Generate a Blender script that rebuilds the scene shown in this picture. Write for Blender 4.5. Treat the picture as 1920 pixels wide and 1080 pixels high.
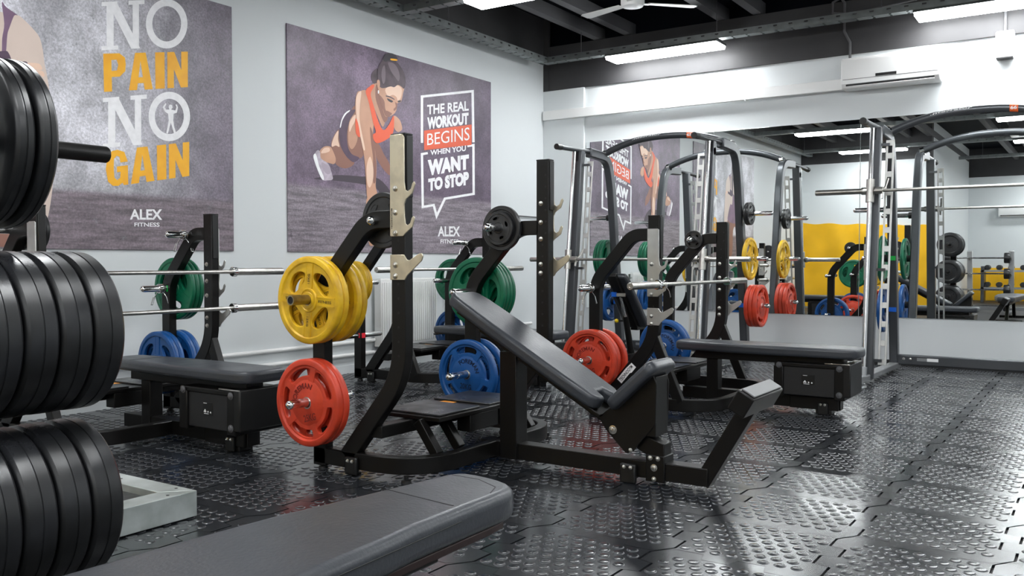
import bpy, bmesh, math, random
import numpy as np
from mathutils import Vector, Matrix
from mathutils.geometry import tessellate_polygon
random.seed(4)
S = bpy.context.scene
for o in list(bpy.data.objects): bpy.data.objects.remove(o)
COL = S.collection
PI = math.pi
# ---------------------------------------------------------------- camera, light, exposure
FPX, EYE = 1673.0, 1.08
yaw, pitch = math.atan2(1117, FPX), math.atan2(50, FPX)
RV = Vector((math.cos(yaw), math.sin(yaw), 0))
FV = Vector((-math.sin(yaw), math.cos(yaw), 0)) * math.cos(pitch) + Vector((0, 0, -math.sin(pitch)))
UV = RV.cross(FV)
cam = bpy.data.cameras.new('camera'); cam.sensor_width = 36; cam.lens = FPX / 1920 * 36
cam.clip_start = 0.02; cam.clip_end = 100
co = bpy.data.objects.new('camera', cam); COL.objects.link(co)
m = Matrix((RV, UV, -FV)).transposed().to_4x4(); m.translation = (0, 0, EYE); co.matrix_world = m
S.camera = co
W = bpy.data.worlds.new('world'); S.world = W; W.use_nodes = True
W.node_tree.nodes['Background'].inputs[0].default_value = (.75, .82, .9, 1)
W.node_tree.nodes['Background'].inputs[1].default_value = 0.05
LIGHT = 17.0
S.view_settings.view_transform = 'Standard'; S.view_settings.look = 'None'
S.view_settings.exposure = 1.35; S.view_settings.gamma = 1; S.view_settings.use_curve_mapping = False
S.cycles.use_denoising = True
S.cycles.max_bounces = 10; S.cycles.glossy_bounces = 6; S.cycles.diffuse_bounces = 5

def ray(px, py): return FV + RV * ((px - 960) / FPX) + UV * ((540 - py) / FPX)
def at(px, py, X=None, Y=None, Z=None):          # the point of a plane of the room that a line of sight meets
    d = ray(px, py)
    t = X / d.x if X is not None else Y / d.y if Y is not None else (Z - EYE) / d.z
    return Vector((0, 0, EYE)) + d * t
def to_px(p):
    v = Vector(p) - Vector((0, 0, EYE)); z = v.dot(FV)
    return 960 + FPX * v.dot(RV) / z, 540 - FPX * v.dot(UV) / z, z

# ---------------------------------------------------------------- materials
MATS = {}
def mat(name, col, rough=.5, metal=0, var=0, vscale=8, bump=0, bscale=60, coat=0, spec=None, col2=None, rvar=0):
    if name in MATS: return MATS[name]
    M = bpy.data.materials.new(name); M.use_nodes = True; nt = M.node_tree; b = nt.nodes['Principled BSDF']
    b.inputs['Base Color'].default_value = (*col, 1); b.inputs['Roughness'].default_value = rough
    b.inputs['Metallic'].default_value = metal
    if coat: b.inputs['Coat Weight'].default_value = coat; b.inputs['Coat Roughness'].default_value = .15
    if spec is not None: b.inputs['Specular IOR Level'].default_value = spec
    N = nt.nodes.new; L = nt.links.new
    if var or col2 or bump or rvar:
        tc = N('ShaderNodeTexCoord')
    if var or col2 or rvar:
        n = N('ShaderNodeTexNoise'); n.inputs['Scale'].default_value = vscale; n.inputs['Detail'].default_value = 6
        L(tc.outputs['Object'], n.inputs['Vector'])
    if var or col2:
        r = N('ShaderNodeValToRGB'); c2 = col2 or tuple(c * (1 - var) for c in col)
        r.color_ramp.elements[0].position = .35; r.color_ramp.elements[1].position = .62
        r.color_ramp.elements[0].color = (*c2, 1); r.color_ramp.elements[1].color = (*col, 1)
        L(n.outputs['Fac'], r.inputs['Fac']); L(r.outputs['Color'], b.inputs['Base Color'])
    if rvar:
        mr = N('ShaderNodeMapRange'); mr.inputs[1].default_value = .3; mr.inputs[2].default_value = .7
        mr.inputs[3].default_value = rough - rvar; mr.inputs[4].default_value = rough + rvar
        L(n.outputs['Fac'], mr.inputs[0]); L(mr.outputs[0], b.inputs['Roughness'])
    if bump:
        n2 = N('ShaderNodeTexNoise'); n2.inputs['Scale'].default_value = bscale; n2.inputs['Detail'].default_value = 4
        bp = N('ShaderNodeBump'); bp.inputs['Strength'].default_value = bump; bp.inputs['Distance'].default_value = .01
        L(tc.outputs['Object'], n2.inputs['Vector']); L(n2.outputs['Fac'], bp.inputs['Height']); L(bp.outputs[0], b.inputs['Normal'])
    MATS[name] = M; return M
def emit(name, col, s):
    M = bpy.data.materials.new(name); M.use_nodes = True; nt = M.node_tree
    nt.nodes.remove(nt.nodes['Principled BSDF']); e = nt.nodes.new('ShaderNodeEmission')
    e.inputs[0].default_value = (*col, 1); e.inputs[1].default_value = s
    nt.links.new(e.outputs[0], nt.nodes['Material Output'].inputs[0]); MATS[name] = M; return M
frame_m = mat('black_powder_coat', (.0050, .0046, .0043), .36, 0, bump=.05, bscale=400, spec=.3)
vinyl_m = mat('black_vinyl', (.038, .042, .050), .36, 0, bump=.10, bscale=90, rvar=.06, vscale=5)
seam_m = mat('dark_stitching', (.006, .006, .007), .6)
shroud_m = mat('dark_grey_panel', (.014, .014, .015), .45)
chrome = mat('chrome', (.72, .72, .72), .14, 1)
steel = mat('satin_steel', (.60, .585, .55), .3, 1, var=.2, vscale=20)
zinc = mat('yellowed_zinc_plate', (.66, .60, .46), .42, .85, var=.2, vscale=14)
nickel = mat('dull_nickel_plate', (.62, .62, .60), .38, .85, var=.1, vscale=14)
rubber = mat('black_rubber', (.012, .012, .0125), .33, 0, col2=(.035, .036, .038), vscale=7, bump=.08, bscale=40, rvar=.08)
bumper_m = mat('bumper_rubber', (.007, .0075, .008), .34, 0, col2=(.022, .023, .026), vscale=6, bump=.05, bscale=30, rvar=.10)
red_m = mat('red_rubber', (.66, .055, .020), .42, 0, var=.28, vscale=9, bump=.08, bscale=60)
blue_m = mat('blue_rubber', (.006, .085, .30), .38, 0, var=.25, vscale=9, bump=.06, bscale=60)
yel_m = mat('yellow_rubber', (.80, .50, .012), .42, 0, col2=(.60, .34, .012), vscale=12, bump=.12, bscale=50)
green_m = mat('green_rubber', (.0, .135, .062), .38, 0, var=.25, vscale=9, bump=.06, bscale=60)
redl = mat('red_lettering', (.20, .012, .006), .5); bluel = mat('blue_lettering', (.0, .012, .05), .5)
yell = mat('worn_black_lettering', (.09, .055, .012), .6); goldl = mat('faded_gold_lettering', (.42, .25, .03), .6, var=.5, vscale=30)
blackl = mat('black_lettering', (.01, .01, .01), .5); whitel = mat('white_lettering', (.85, .85, .85), .5)
smith_d = mat('gunmetal_paint', (.085, .09, .098), .32, .55)
smith_l = mat('silver_paint', (.36, .37, .38), .32, .7)
wall_m = mat('pale_grey_paint', (.68, .71, .72), .55, 0, bump=.03, bscale=120)
dark_w = mat('dark_grey_paint', (.040, .039, .041), .6, 0, var=.2, vscale=3)
ceil_m = mat('dark_ceiling_paint', (.0030, .0042, .0075), .7, spec=.1)
joist_m = mat('grey_joist_paint', (.085, .085, .09), .6)
white_p = mat('white_plastic', (.84, .84, .83), .3)
black_p = mat('black_plastic', (.005, .005, .005), .4)
galv = mat('galvanised_steel', (.56, .60, .59), .45, .55, col2=(.36, .40, .38), vscale=6, rvar=.08)
tray_m = mat('galvanised_tray', (.22, .24, .24), .45, .6, var=.2, vscale=10)
floor_r = mat('tile_rubber', (.012, .0135, .016), .19, 0, col2=(.019, .021, .025), vscale=2.5, rvar=.06, spec=.95)
stud_m = mat('stud_rim_highlight', (.060, .064, .070), .30, 0, col2=(.030, .032, .036), vscale=30)  # paler stud bevels: the ring of reflected light painted into the colour
base_m = mat('speckled_rubber', (.006, .006, .007), .55, 0, col2=(.03, .03, .03), vscale=120)
red_s = mat('red_label', (.75, .02, .04), .4); green_s = mat('green_label', (.0, .42, .06), .4); blue_s = mat('blue_label', (.0, .12, .62), .4)
orange_s = mat('orange_label', (.85, .14, .03), .4); amber_s = mat('amber_label', (.8, .30, .02), .4)
yellow_c = mat('yellow_cover', (.95, .52, .003), .6, 0, bump=.25, bscale=2.2, var=.12, vscale=2)
mirror_m = mat('mirror_silver', (.90, .925, .92), .0, 1)
light_m = emit('lit_diffuser', (.96, .985, 1.0), LIGHT)

# ---------------------------------------------------------------- mesh building
def rnd(pts, r, n=6):                             # round the inner corners of a 2D path
    out = [Vector(pts[0]).to_2d()]
    for i in range(1, len(pts) - 1):
        a, b, c = Vector(pts[i-1]).to_2d(), Vector(pts[i]).to_2d(), Vector(pts[i+1]).to_2d()
        rr = r[i-1] if isinstance(r, (list, tuple)) else r
        u, v = (a - b), (c - b); k = min(rr, u.length * .48, v.length * .48)
        p, q = b + u.normalized() * k, b + v.normalized() * k
        for j in range(n + 1):
            t = j / n; out.append(p * (1-t)**2 + b * 2*t*(1-t) + q * t*t)
    out.append(Vector(pts[-1]).to_2d()); return out
def ribbon(path, w):                              # 2D path to a closed outline of width w
    P = [Vector(p) for p in path]; L, Rr = [], []
    for i, p in enumerate(P):
        a = (p - P[i-1]).normalized() if i else (P[1] - p).normalized()
        b = (P[i+1] - p).normalized() if i < len(P) - 1 else a
        t = (a + b).normalized(); n = Vector((-t.y, t.x)); k = w / 2 / max(.35, t.dot(a))
        L.append(p + n * k); Rr.append(p - n * k)
    return L + Rr[::-1]
class MB:
    def __init__(s): s.v = []; s.f = []
    def add(s, v, f):
        k = len(s.v); s.v += [tuple(p) for p in v]; s.f += [tuple(i + k for i in q) for q in f]; return s
    def box(s, lo, hi, M=None):
        x0, y0, z0 = lo; x1, y1, z1 = hi
        v = [Vector(p) for p in ((x0,y0,z0),(x1,y0,z0),(x1,y1,z0),(x0,y1,z0),(x0,y0,z1),(x1,y0,z1),(x1,y1,z1),(x0,y1,z1))]
        if M: v = [M @ p for p in v]
        return s.add(v, [(0,3,2,1),(4,5,6,7),(0,1,5,4),(1,2,6,5),(2,3,7,6),(3,0,4,7)])
    def prism(s, poly, a, b, ax='y'):             # 2D outline pushed from a to b along an axis
        n = len(poly)
        f3 = {'y': lambda p, t: (p[0], t, p[1]), 'z': lambda p, t: (p[0], p[1], t), 'x': lambda p, t: (t, p[0], p[1])}[ax]
        v = [f3(p, a) for p in poly] + [f3(p, b) for p in poly]
        return s.add(v, [tuple(range(n)), tuple(range(2*n-1, n-1, -1))] + [(i, i+n, (i+1) % n + n, (i+1) % n) for i in range(n)])
    def strip(s, path, w, a, b, ax='y'):          # a flat bar of width w along a 2D path, as quads
        o = ribbon(path, w); n = len(path)
        f3 = {'y': lambda p, t: (p[0], t, p[1]), 'z': lambda p, t: (p[0], p[1], t), 'x': lambda p, t: (t, p[0], p[1])}[ax]
        L, R_ = o[:n], o[n:][::-1]; v = []
        for l, r in zip(L, R_): v += [f3(l, a), f3(r, a), f3(r, b), f3(l, b)]
        f = [(0,1,2,3), (4*n-1, 4*n-2, 4*n-3, 4*n-4)]
        for i in range(n - 1):
            for j in range(4): f.append((4*i+j, 4*i+4+j, 4*i+4+(j+1) % 4, 4*i+(j+1) % 4))
        return s.add(v, f)
    def lathe(s, prof, n=32, ax='y', M=None, closed=False):   # prof = [(r, t)] turned around the axis
        v = []; k = len(prof)
        for i in range(n):
            c, d = math.cos(2*PI*i/n), math.sin(2*PI*i/n)
            for r, t in prof:
                p = {'y': (r*c, t, r*d), 'z': (r*c, r*d, t), 'x': (t, r*c, r*d)}[ax]
                v.append(M @ Vector(p) if M else Vector(p))
        f = []
        for i in range(n):
            j = (i + 1) % n
            for q in range(k if closed else k - 1): f.append((i*k+q, i*k+(q+1) % k, j*k+(q+1) % k, j*k+q))
        if not closed:
            f.append(tuple(i*k for i in range(n))); f.append(tuple(i*k+k-1 for i in reversed(range(n))))
        return s.add(v, f)
    def tube(s, pts, r, n=10, cap=True):
        P = [Vector(p) for p in pts]; v = []; up = None
        for i, p in enumerate(P):
            t = ((P[i+1] - p) if i < len(P)-1 else (p - P[i-1]))
            if 0 < i < len(P)-1: t = (P[i+1] - p).normalized() + (p - P[i-1]).normalized()
            t.normalize()
            if up is None: up = Vector((0,0,1)) if abs(t.z) < .9 else Vector((1,0,0))
            a = t.cross(up).normalized(); b = a.cross(t).normalized(); up = b
            rr = r[i] if isinstance(r, (list, tuple)) else r
            v += [p + (a*math.cos(2*PI*k/n) + b*math.sin(2*PI*k/n))*rr for k in range(n)]
        f = [(i*n+k, i*n+(k+1) % n, (i+1)*n+(k+1) % n, (i+1)*n+k) for i in range(len(P)-1) for k in range(n)]
        if cap: f += [tuple(range(n))[::-1], tuple((len(P)-1)*n+k for k in range(n))]
        return s.add(v, f)
    def mesh(s, name, m, smooth=True, ang=35):
        me = bpy.data.meshes.new(name); me.from_pydata(s.v, [], s.f); me.update()
        bm = bmesh.new(); bm.from_mesh(me); bmesh.ops.recalc_face_normals(bm, faces=bm.faces); bm.to_mesh(me); bm.free()
        if smooth:
            me.shade_smooth(); me.set_sharp_from_angle(angle=math.radians(ang))
        if m: me.materials.append(m)
        return me
def obj(name, mb, m=None, parent=None, bevel=0, seg=2, label=None, kind=None, ang=35, smooth=True):
    me = mb.mesh(name, m, smooth, ang) if isinstance(mb, MB) else mb
    o = bpy.data.objects.new(name, me); COL.objects.link(o)
    if parent: o.parent = parent
    if bevel:
        b = o.modifiers.new('b', 'BEVEL'); b.width = bevel; b.segments = seg; b.limit_method = 'ANGLE'; b.angle_limit = math.radians(40)
    if label: o['label'] = label
    if kind: o['kind'] = kind
    return o
def tag(o, label, cat, group=None):
    o['label'] = label; o['category'] = cat
    if group: o['group'] = group
    return o
def thing(name, label, cat, loc=(0,0,0), rz=0, group=None):
    o = bpy.data.objects.new(name, None); o.empty_display_size = .1; COL.objects.link(o)
    o.location = loc; o.rotation_euler = (0, 0, rz); return tag(o, label, cat, group)
def dup(o, parent=None):
    c = o.copy(); COL.objects.link(c)
    if parent: c.parent = parent
    for ch in list(o.children): dup(ch, c)
    return c
def bx(name, lo, hi, m, parent=None, bevel=.003, **k): return obj(name, MB().box(lo, hi), m, parent, bevel, **k)
TXT = {}
def text_verts(body, bold=0, extrude=0, res=3):   # lettering as (verts, faces) with x, y scaled to 0..1
    key = (body, bold, extrude)
    if key in TXT: return TXT[key]
    cu = bpy.data.curves.new('t', 'FONT'); cu.body = body; cu.offset = bold; cu.extrude = extrude; cu.resolution_u = res
    o = bpy.data.objects.new('t', cu); COL.objects.link(o)
    me = bpy.data.meshes.new_from_object(o.evaluated_get(bpy.context.evaluated_depsgraph_get()))
    v = np.array([tuple(q.co) for q in me.vertices]); f = [tuple(p.vertices) for p in me.polygons]
    bpy.data.objects.remove(o); bpy.data.curves.remove(cu); bpy.data.meshes.remove(me)
    lo, hi = v[:, :2].min(0), v[:, :2].max(0); asp = (hi[0]-lo[0]) / (hi[1]-lo[1])
    v[:, :2] = (v[:, :2] - lo) / (hi - lo)
    TXT[key] = (v, f, asp); return TXT[key]
def text_flat(body, fn, bold=0, extrude=0):       # fn maps (u, v, h) to a point
    v, f, a = text_verts(body, bold, extrude)
    return MB().add([fn(p[0], p[1], p[2]) for p in v], f)
def filled(outer, holes, ext, bev=0):             # flat plate with holes; outline in x, z; thickness along y
    cu = bpy.data.curves.new('c', 'CURVE'); cu.dimensions = '2D'; cu.fill_mode = 'BOTH'; cu.extrude = ext; cu.bevel_depth = bev; cu.bevel_resolution = 1
    for loop in [outer] + holes:
        sp = cu.splines.new('POLY'); sp.points.add(len(loop) - 1); sp.use_cyclic_u = True
        for q, p in zip(sp.points, loop): q.co = (p[0], p[1], 0, 1)
    o = bpy.data.objects.new('c', cu); COL.objects.link(o)
    me = bpy.data.meshes.new_from_object(o.evaluated_get(bpy.context.evaluated_depsgraph_get()))
    r = ([(q.co.x, -q.co.z, q.co.y) for q in me.vertices], [tuple(p.vertices) for p in me.polygons])
    bpy.data.objects.remove(o); bpy.data.curves.remove(cu); bpy.data.meshes.remove(me); return r
def circ(r, n=48, cx=0, cz=0): return [(cx + r*math.cos(2*PI*i/n), cz + r*math.sin(2*PI*i/n)) for i in range(n)]
# ================================================================ the setting
XL, YB = -6.08, 9.87
def struct(name, mb, m, bevel=0, **k):
    o = obj(name, mb, m, None, bevel, kind='structure', **k); o['label'] = name.replace('_', ' '); o['category'] = 'room'; return o
def sbox(name, lo, hi, m, bevel=0): return struct(name, MB().box(lo, hi), m, bevel)
w = sbox('wall_left', (XL-.2, -2, -.02), (XL, YB+.2, 3.61), wall_m); w['label'] = 'pale grey wall behind the two fitness posters'
w = sbox('trim_1', (XL-.2, -2, 3.61), (XL+.002, YB+.2, 4.3), dark_w); w['label'] = 'dark painted strip of the poster wall above the cable tray'
w = sbox('wall_back', (XL, YB, -.02), (4.2, YB+.2, 3.26), wall_m); w['label'] = 'white wall carrying the mirrors and the air conditioner'
w = sbox('trim_2', (XL, YB-.03, 3.26), (4.2, YB+.2, 3.82), dark_w); w['label'] = 'dark grey ceiling beam above the mirror wall'
w = sbox('trim_3', (XL, YB-.035, -.02), (-5.485, YB, 3.26), wall_m, .006); w['label'] = 'shallow pale pilaster in the room corner'
w = sbox('trim_4', (XL, YB-.04, 3.26), (XL+.08, YB, 4.22), dark_w); w['label'] = 'dark boxed pipe casing in the upper room corner'
w = sbox('wall_front', (XL, -1.95, -.02), (-3.25, -1.72, 3.35), wall_m); w['label'] = 'pale wall behind the yellow cover, seen in the mirror'
sbox('trim_5', (XL, -1.95, 3.35), (-3.25, -1.71, 4.3), dark_w)['label'] = 'dark beam above the yellow cover, seen in the mirror'
w = sbox('wall_side', (-3.45, -8.1, -.02), (-3.25, -1.95, 4.3), wall_m); w['label'] = 'pale side wall beyond the yellow cover, seen in the mirror'
w = sbox('wall_rear', (-3.45, -8.4, -.02), (4.2, -8.0, 3.4), wall_m); w['label'] = 'far white wall of the hall, seen in the mirror'
sbox('trim_6', (-3.45, -8.4, 3.4), (4.2, -7.98, 4.3), dark_w)['label'] = 'dark beam of the far wall, seen in the mirror'
sbox('wall_right', (4.0, -8.2, -.02), (4.2, YB+.2, 4.3), wall_m)['label'] = 'pale wall closing the hall outside the view'
ceil = sbox('ceiling', (XL-.2, -8.4, 4.18), (4.2, YB+.2, 4.35), ceil_m); ceil['label'] = 'dark ceiling with joists above the lamps'
sbox('trim_7', (XL-.2, YB+.12, 3.7), (4.2, YB+.3, 4.3), ceil_m)['label'] = 'dark gap above the ceiling beam where the joists end'
sbox('trim_8', (XL-.2, -8.5, 4.0), (4.2, -8.38, 4.3), ceil_m)['label'] = 'dark closure above the far wall of the hall'
for x in [-5.31, -4.89, -3.71, -3.29, -2.09, -1.67, -.48, -.06, 1.14, 1.56, 2.76]:
    bx('joist', (x-.052, -8.0, 3.83), (x+.052, YB+.1, 3.97), joist_m, ceil, 0)
w = struct('baseboard_back', MB().box((-5.485, YB-.02, -.01), (4, YB, .06)), base_m); w['label'] = 'black speckled skirting under the mirror wall'
sbox('baseboard_left', (XL, -1.7, -.01), (XL+.015, YB, .08), wall_m)['label'] = 'pale skirting of the poster wall'
# floor: slab and interlocking rubber tiles with raised studs
fl = sbox('floor', (XL-.2, -8.4, -.06), (4.2, YB+.2, -.012), base_m); fl['label'] = 'black floor of interlocking studded rubber tiles'
TP = .54
def tile_mesh(name, seg, studs=True):
    mb = MB(); d, g, n = .060, .0015, 2
    e = [(0, 0)]; p = (TP - .07) / n                # toothed edge: (distance along, sideways)
    for i in range(n):
        q = .035 + i*p
        e += [(q + p*.03, d/2), (q + p*.47, d/2), (q + p*.53, -d/2), (q + p*.97, -d/2)]
    h = TP / 2; gx = .0050; o = []
    o += [(-h + gx + u*(TP-2*gx)/TP, -h + v + g) for u, v in e]
    o += [(h + v - gx, -h + g + u*(TP-2*g)/TP) for u, v in e]
    o += [(-h + gx + u*(TP-2*gx)/TP, h + v - g) for u, v in [(TP, 0)] + e[1:][::-1]]
    o += [(-h + v + gx, -h + g + u*(TP-2*g)/TP) for u, v in [(TP, 0)] + e[1:][::-1]]
    mb.prism(o, -.012, 0, 'z')
    if studs:
        nx, ny = 8, 8
        for j in range(ny):
            for i in range(nx - (j % 2)):
                x = (i - (nx-1)/2 + (.5 if j % 2 else 0)) * .0595; y = (j - (ny-1)/2) * .0575
                v = []; k = seg
                for r, z in ((.0228, 0), (.0188, .0025), (.0160, .0030)):
                    v += [(x + r*math.cos(2*PI*q/k), y + r*math.sin(2*PI*q/k), z) for q in range(k)]
                f = [(a*k+q, a*k+(q+1) % k, (a+1)*k+(q+1) % k, (a+1)*k+q) for a in (0, 1) for q in range(k)]
                f.append(tuple(2*k+q for q in range(k))); mb.add(v, f)
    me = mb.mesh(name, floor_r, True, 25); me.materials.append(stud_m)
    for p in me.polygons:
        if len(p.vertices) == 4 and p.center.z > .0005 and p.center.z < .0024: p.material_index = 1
    return me, mb
tm, tmb = tile_mesh('tile', 14)
_, lowb = tile_mesh('tile_low', 6)
cells = []
for i in range(-12, 10):
    for j in range(-4, 13):
        x, y = -1.10 + TP*i, 3.88 + TP*j
        if x < XL - .3 or x > 4.1 or y < -1.8 or y > YB + .3: continue
        u, v, z = to_px((x, y, 0)); inv = z > .3 and -260 < u < 2200 and v < 1350
        cells.append((0 if inv else 1, x*x + y*y, x, y))
cells.sort(); rest = MB()
for k, (inv, d, x, y) in enumerate(cells):
    if k < 300 and not inv:
        o = bpy.data.objects.new('tile', tm); COL.objects.link(o); o.parent = fl; o.location = (x, y, 0)
    else: rest.add([(a+x, b+y, c) for a, b, c in lowb.v], lowb.f)
obj('tile_field', rest, floor_r, fl, kind='stuff')
# mirrors: three panes edge to edge
for x0, x1, l in ((-5.455, -3.795, 'tall wall mirror left of the seam behind the smaller machine arch, reflecting the push-up poster'),
                  (-3.79, -2.185, 'middle wall mirror between the two cable-free smith machines, reflecting the yellow cover'),
                  (-2.18, -.38, 'wall mirror behind the right-hand smith machine, reflecting lamps and the bar rack'),
                  (-.375, 1.6, 'wall mirror past the frame edge beside the right-hand one')):
    t = thing('wall_mirror', l, 'mirror', (x0, YB-.011, .50))
    bx('glass', (0, 0, 0), (x1-x0, .008, 2.07), mirror_m, t, .0015)
    bx('backing', (.004, .008, .004), (x1-x0-.004, .0105, 2.066), dark_w, t, 0)
# ---------------------------------------------------------------- things on the walls and ceiling
t = thing('air_conditioner', 'white wall air conditioner above the mirrors', 'air conditioner', (-2.34, YB-.001, 2.87))
p = [(0, .0), (-.18, .0), (-.215, .045), (-.215, .29), (-.19, .315), (0, .315)]
obj('housing', MB().prism(p, 0, .94, 'x'), white_p, t, .012, 3)
bx('display', (.34, -.218, .095), (.54, -.214, .123), black_p, t, .001)
bx('panel_seam', (.02, -.2165, .087), (.92, -.2145, .091), shroud_m, t, 0)
bx('outlet', (.05, -.212, .018), (.89, -.195, .042), black_p, t, .002)
obj('louver', MB().prism([(-.195, .004), (-.212, .020), (-.218, .016), (-.201, -.002)], .05, .89, 'x'), white_p, t, .001)
t = thing('cable_trunking', 'long white trunking running from the corner to the air conditioner', 'trunking', (XL+.02, YB-.036, 2.884))
bx('channel', (.0, -.05, 0), (3.71, 0, .114), white_p, t, .004); bx('joint_clip', (2.65, -.052, -.012), (2.665, -.01, .03), white_p, t, .002)
t = thing('wall_box', 'small white wall box under the beam right of the air conditioner', 'box', (-.857, YB-.001, 3.03))
bx('case', (-.08, -.09, 0), (.08, 0, .26), white_p, t, .015); bx('base_clip', (-.07, -.092, -.008), (.07, -.01, .008), shroud_m, t, .003)
def conduit(l, pts, r=.014): tag(obj('conduit', MB().tube(pts, r, 8), joist_m), l, 'pipe')
conduit('grey conduit rising from the small white wall box', [(-.857, YB-.045, 3.28), (-.857, YB-.045, 3.82)])
conduit('grey conduit dropping to the air conditioner', [(-2.29, YB-.045, 3.18), (-2.29, YB-.045, 3.38), (-2.35, YB-.045, 3.50), (-2.35, YB-.045, 3.80), (-2.35, YB-.4, 3.83)])
conduit('bent grey conduit loop on the beam above the air conditioner', [(-1.62, YB-.05, 3.95), (-1.64, YB-.05, 3.72), (-2.28, YB-.05, 3.67), (-2.47, YB-.05, 3.71), (-2.47, YB-.05, 3.82), (-2.33, YB-.05, 3.88)])
# cable trays: perforated channels hung from the ceiling
def tray(l, a, b, z=3.51):
    a, b = Vector(a), Vector(b); n = (b - a).length; rz = math.atan2(b.y-a.y, b.x-a.x)
    t = thing('cable_tray', l, 'cable tray', (a.x, a.y, z), rz)
    mb = MB()
    k = int(n / .16)
    for s in (-1, 1):
        mb.box((0, s*.055-.0015, .055), (n, s*.055+.0015, .07)); mb.box((0, s*.055-.0015, 0), (n, s*.055+.0015, .035))
        for i in range(k): mb.box((i*.16, s*.055-.0015, .035), (i*.16+.12, s*.055+.0015, .055))
    for i in range(k): mb.box((i*.16, -.055, 0), (i*.16+.135, .055, .003))
    mb.box((0, -.012, .001), (n, .012, .005))
    obj('channel', mb, tray_m, t, smooth=False, kind='stuff')
    h = MB()
    for i in range(max(1, int(n/1.7))):
        q = .5 + i*1.7
        if q < n: h.tube([(q, 0, .01), (q, 0, 4.18-z)], .005, 6)
    obj('hanger_rods', h, joist_m, t, kind='stuff')
    return t
tray('perforated cable tray running along the poster wall', (-5.81, -1.5), (-5.81, 9.50))
tray('perforated cable tray running along the mirror wall', (-5.81, 9.45), (3.8, 9.45))
tray('perforated cable tray crossing the ceiling above the push-up poster', (-5.75, 6.76), (3.8, 6.76))
for y in (2.57, -.76, -4.0): tray('perforated cable tray seen only in the mirror, row at %d' % (y*10), (-5.75 if y > -1 else -3, y), (3.8, y))['label'] = {2.57: 'nearest reflected cable tray in the mirror', -.76: 'second reflected cable tray in the mirror', -4.0: 'farthest reflected cable tray in the mirror'}[y]
LAB = {(9.54, -4.95): 'bright batten lamp hung at the mirror wall left of the air conditioner', (9.54, -1.6): 'bright batten lamp hung above the air conditioner',
       (6.76, -4.95): 'bright batten lamp at the top edge above the push-up poster'}
proto = None
for y in (9.54, 6.76, 2.57, -.76, -4.0, -6.85):
    for x in (-4.95, -1.6, 1.75):
        if y < -1 and x < -4: continue
        key = [k for k in LAB if abs(k[0]-y) < .1 and abs(k[1]-x) < .1]
        if proto is None:
            proto = thing('batten_lamp', '', 'lamp', (0, 0, 0))
            obj('diffuser', MB().prism([(-.14, .0), (-.16, .035), (.16, .035), (.14, .0)], 0, 1.35, 'x'), light_m, proto, .008)
            obj('housing', MB().prism([(-.162, .036), (-.15, .06), (.15, .06), (.162, .036)], -.01, 1.36, 'x'), tray_m, proto)
            o = proto
        else: o = dup(proto)
        o.location = (x, y, 3.447)
        if key: o['label'] = LAB[key[0]]; o['group'] = 'batten lamps under the ceiling'
        else:
            r_ = {9.54: 'mirror-wall', 6.76: 'push-up poster', 2.57: 'plate tree', -.76: 'yellow cover', -4.0: 'hall middle', -6.85: 'far wall'}[y]; c_ = {-4.95: 'poster-wall', -1.6: 'middle', 1.75: 'outer'}[x]
            o['label'] = 'bright batten lamp of the %s row, %s column%s' % (r_, c_, '' if y > 5 else ', reflected in the mirror'); o['group'] = 'reflected batten lamps'
# ceiling fan
t = thing('ceiling_fan', 'white ceiling fan beneath the joists', 'fan', (-3.87, 7.9, 3.54))
obj('motor', MB().lathe([(.01, .0), (.10, .005), (.115, .03), (.115, .075), (.08, .10), (.02, .11)], 24, 'z'), white_p, t)
obj('rod', MB().tube([(0, 0, .1), (0, 0, .64)], .012, 8), white_p, t)
bl = None
for k, a in enumerate((math.radians(45), math.radians(165), math.radians(285))):
    mb = MB().box((.10, -.028, .03), (.17, .028, .038)); mb.prism([(.15, -.04), (.62, -.065), (.65, -.04), (.65, .05), (.62, .065), (.15, .04)], .036, .044, 'z')
    b = obj('blade', mb, white_p, t, .002); b.rotation_euler = (math.radians(6), 0, a)
t = thing('ceiling_cassette', 'square white ceiling vent seen in the mirror', 'vent', (-1.15, .28, 3.48))
mb = MB()
for s in (-1, 1): mb.box((-.45, s*.38-.07, 0), (.45, s*.38+.07, .03)); mb.box((s*.38-.07, -.31, 0), (s*.38+.07, .31, .03))
obj('frame', mb, white_p, t, .004); bx('casing', (-.43, -.43, .03), (.43, .43, .70), dark_w, t, 0); bx('grille', (-.29, -.29, .01), (.29, .29, .025), shroud_m, t, .003)
# radiator and pipes along the poster wall
t = thing('radiator', 'white ribbed panel radiator below the push-up poster', 'radiator', (XL+.03, 6.60, .23))
mb = MB().box((.0, 0, 0), (.09, .88, .67)); obj('panel', mb, white_p, t, .006)
mb = MB()
for i in range(26): mb.box((.09, .012+i*.0335, .03), (.099, .012+i*.0335+.021, .64))
obj('ribs', mb, white_p, t, .002, 1, kind='stuff'); mb = MB().box((.01, .005, .67), (.08, .875, .678)); obj('top_grille', mb, white_p, t)
obj('valve', MB().tube([(.05, .88, .60), (.05, .98, .60)], .016, 8).tube([(.05, .95, .58), (.05, .95, .66)], .02, 8), chrome, t)
obj('valve', MB().tube([(.05, .88, .06), (.05, .98, .06)], .016, 8).tube([(.05, .95, .04), (.05, .95, .10)], .018, 8), black_p, t)
obj('riser_pipe', MB().tube([(.05, .97, .60), (.03, 1.10, .60), (.012, 1.12, .5), (.012, 1.12, -.2)], .011, 8), white_p, t)
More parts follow.
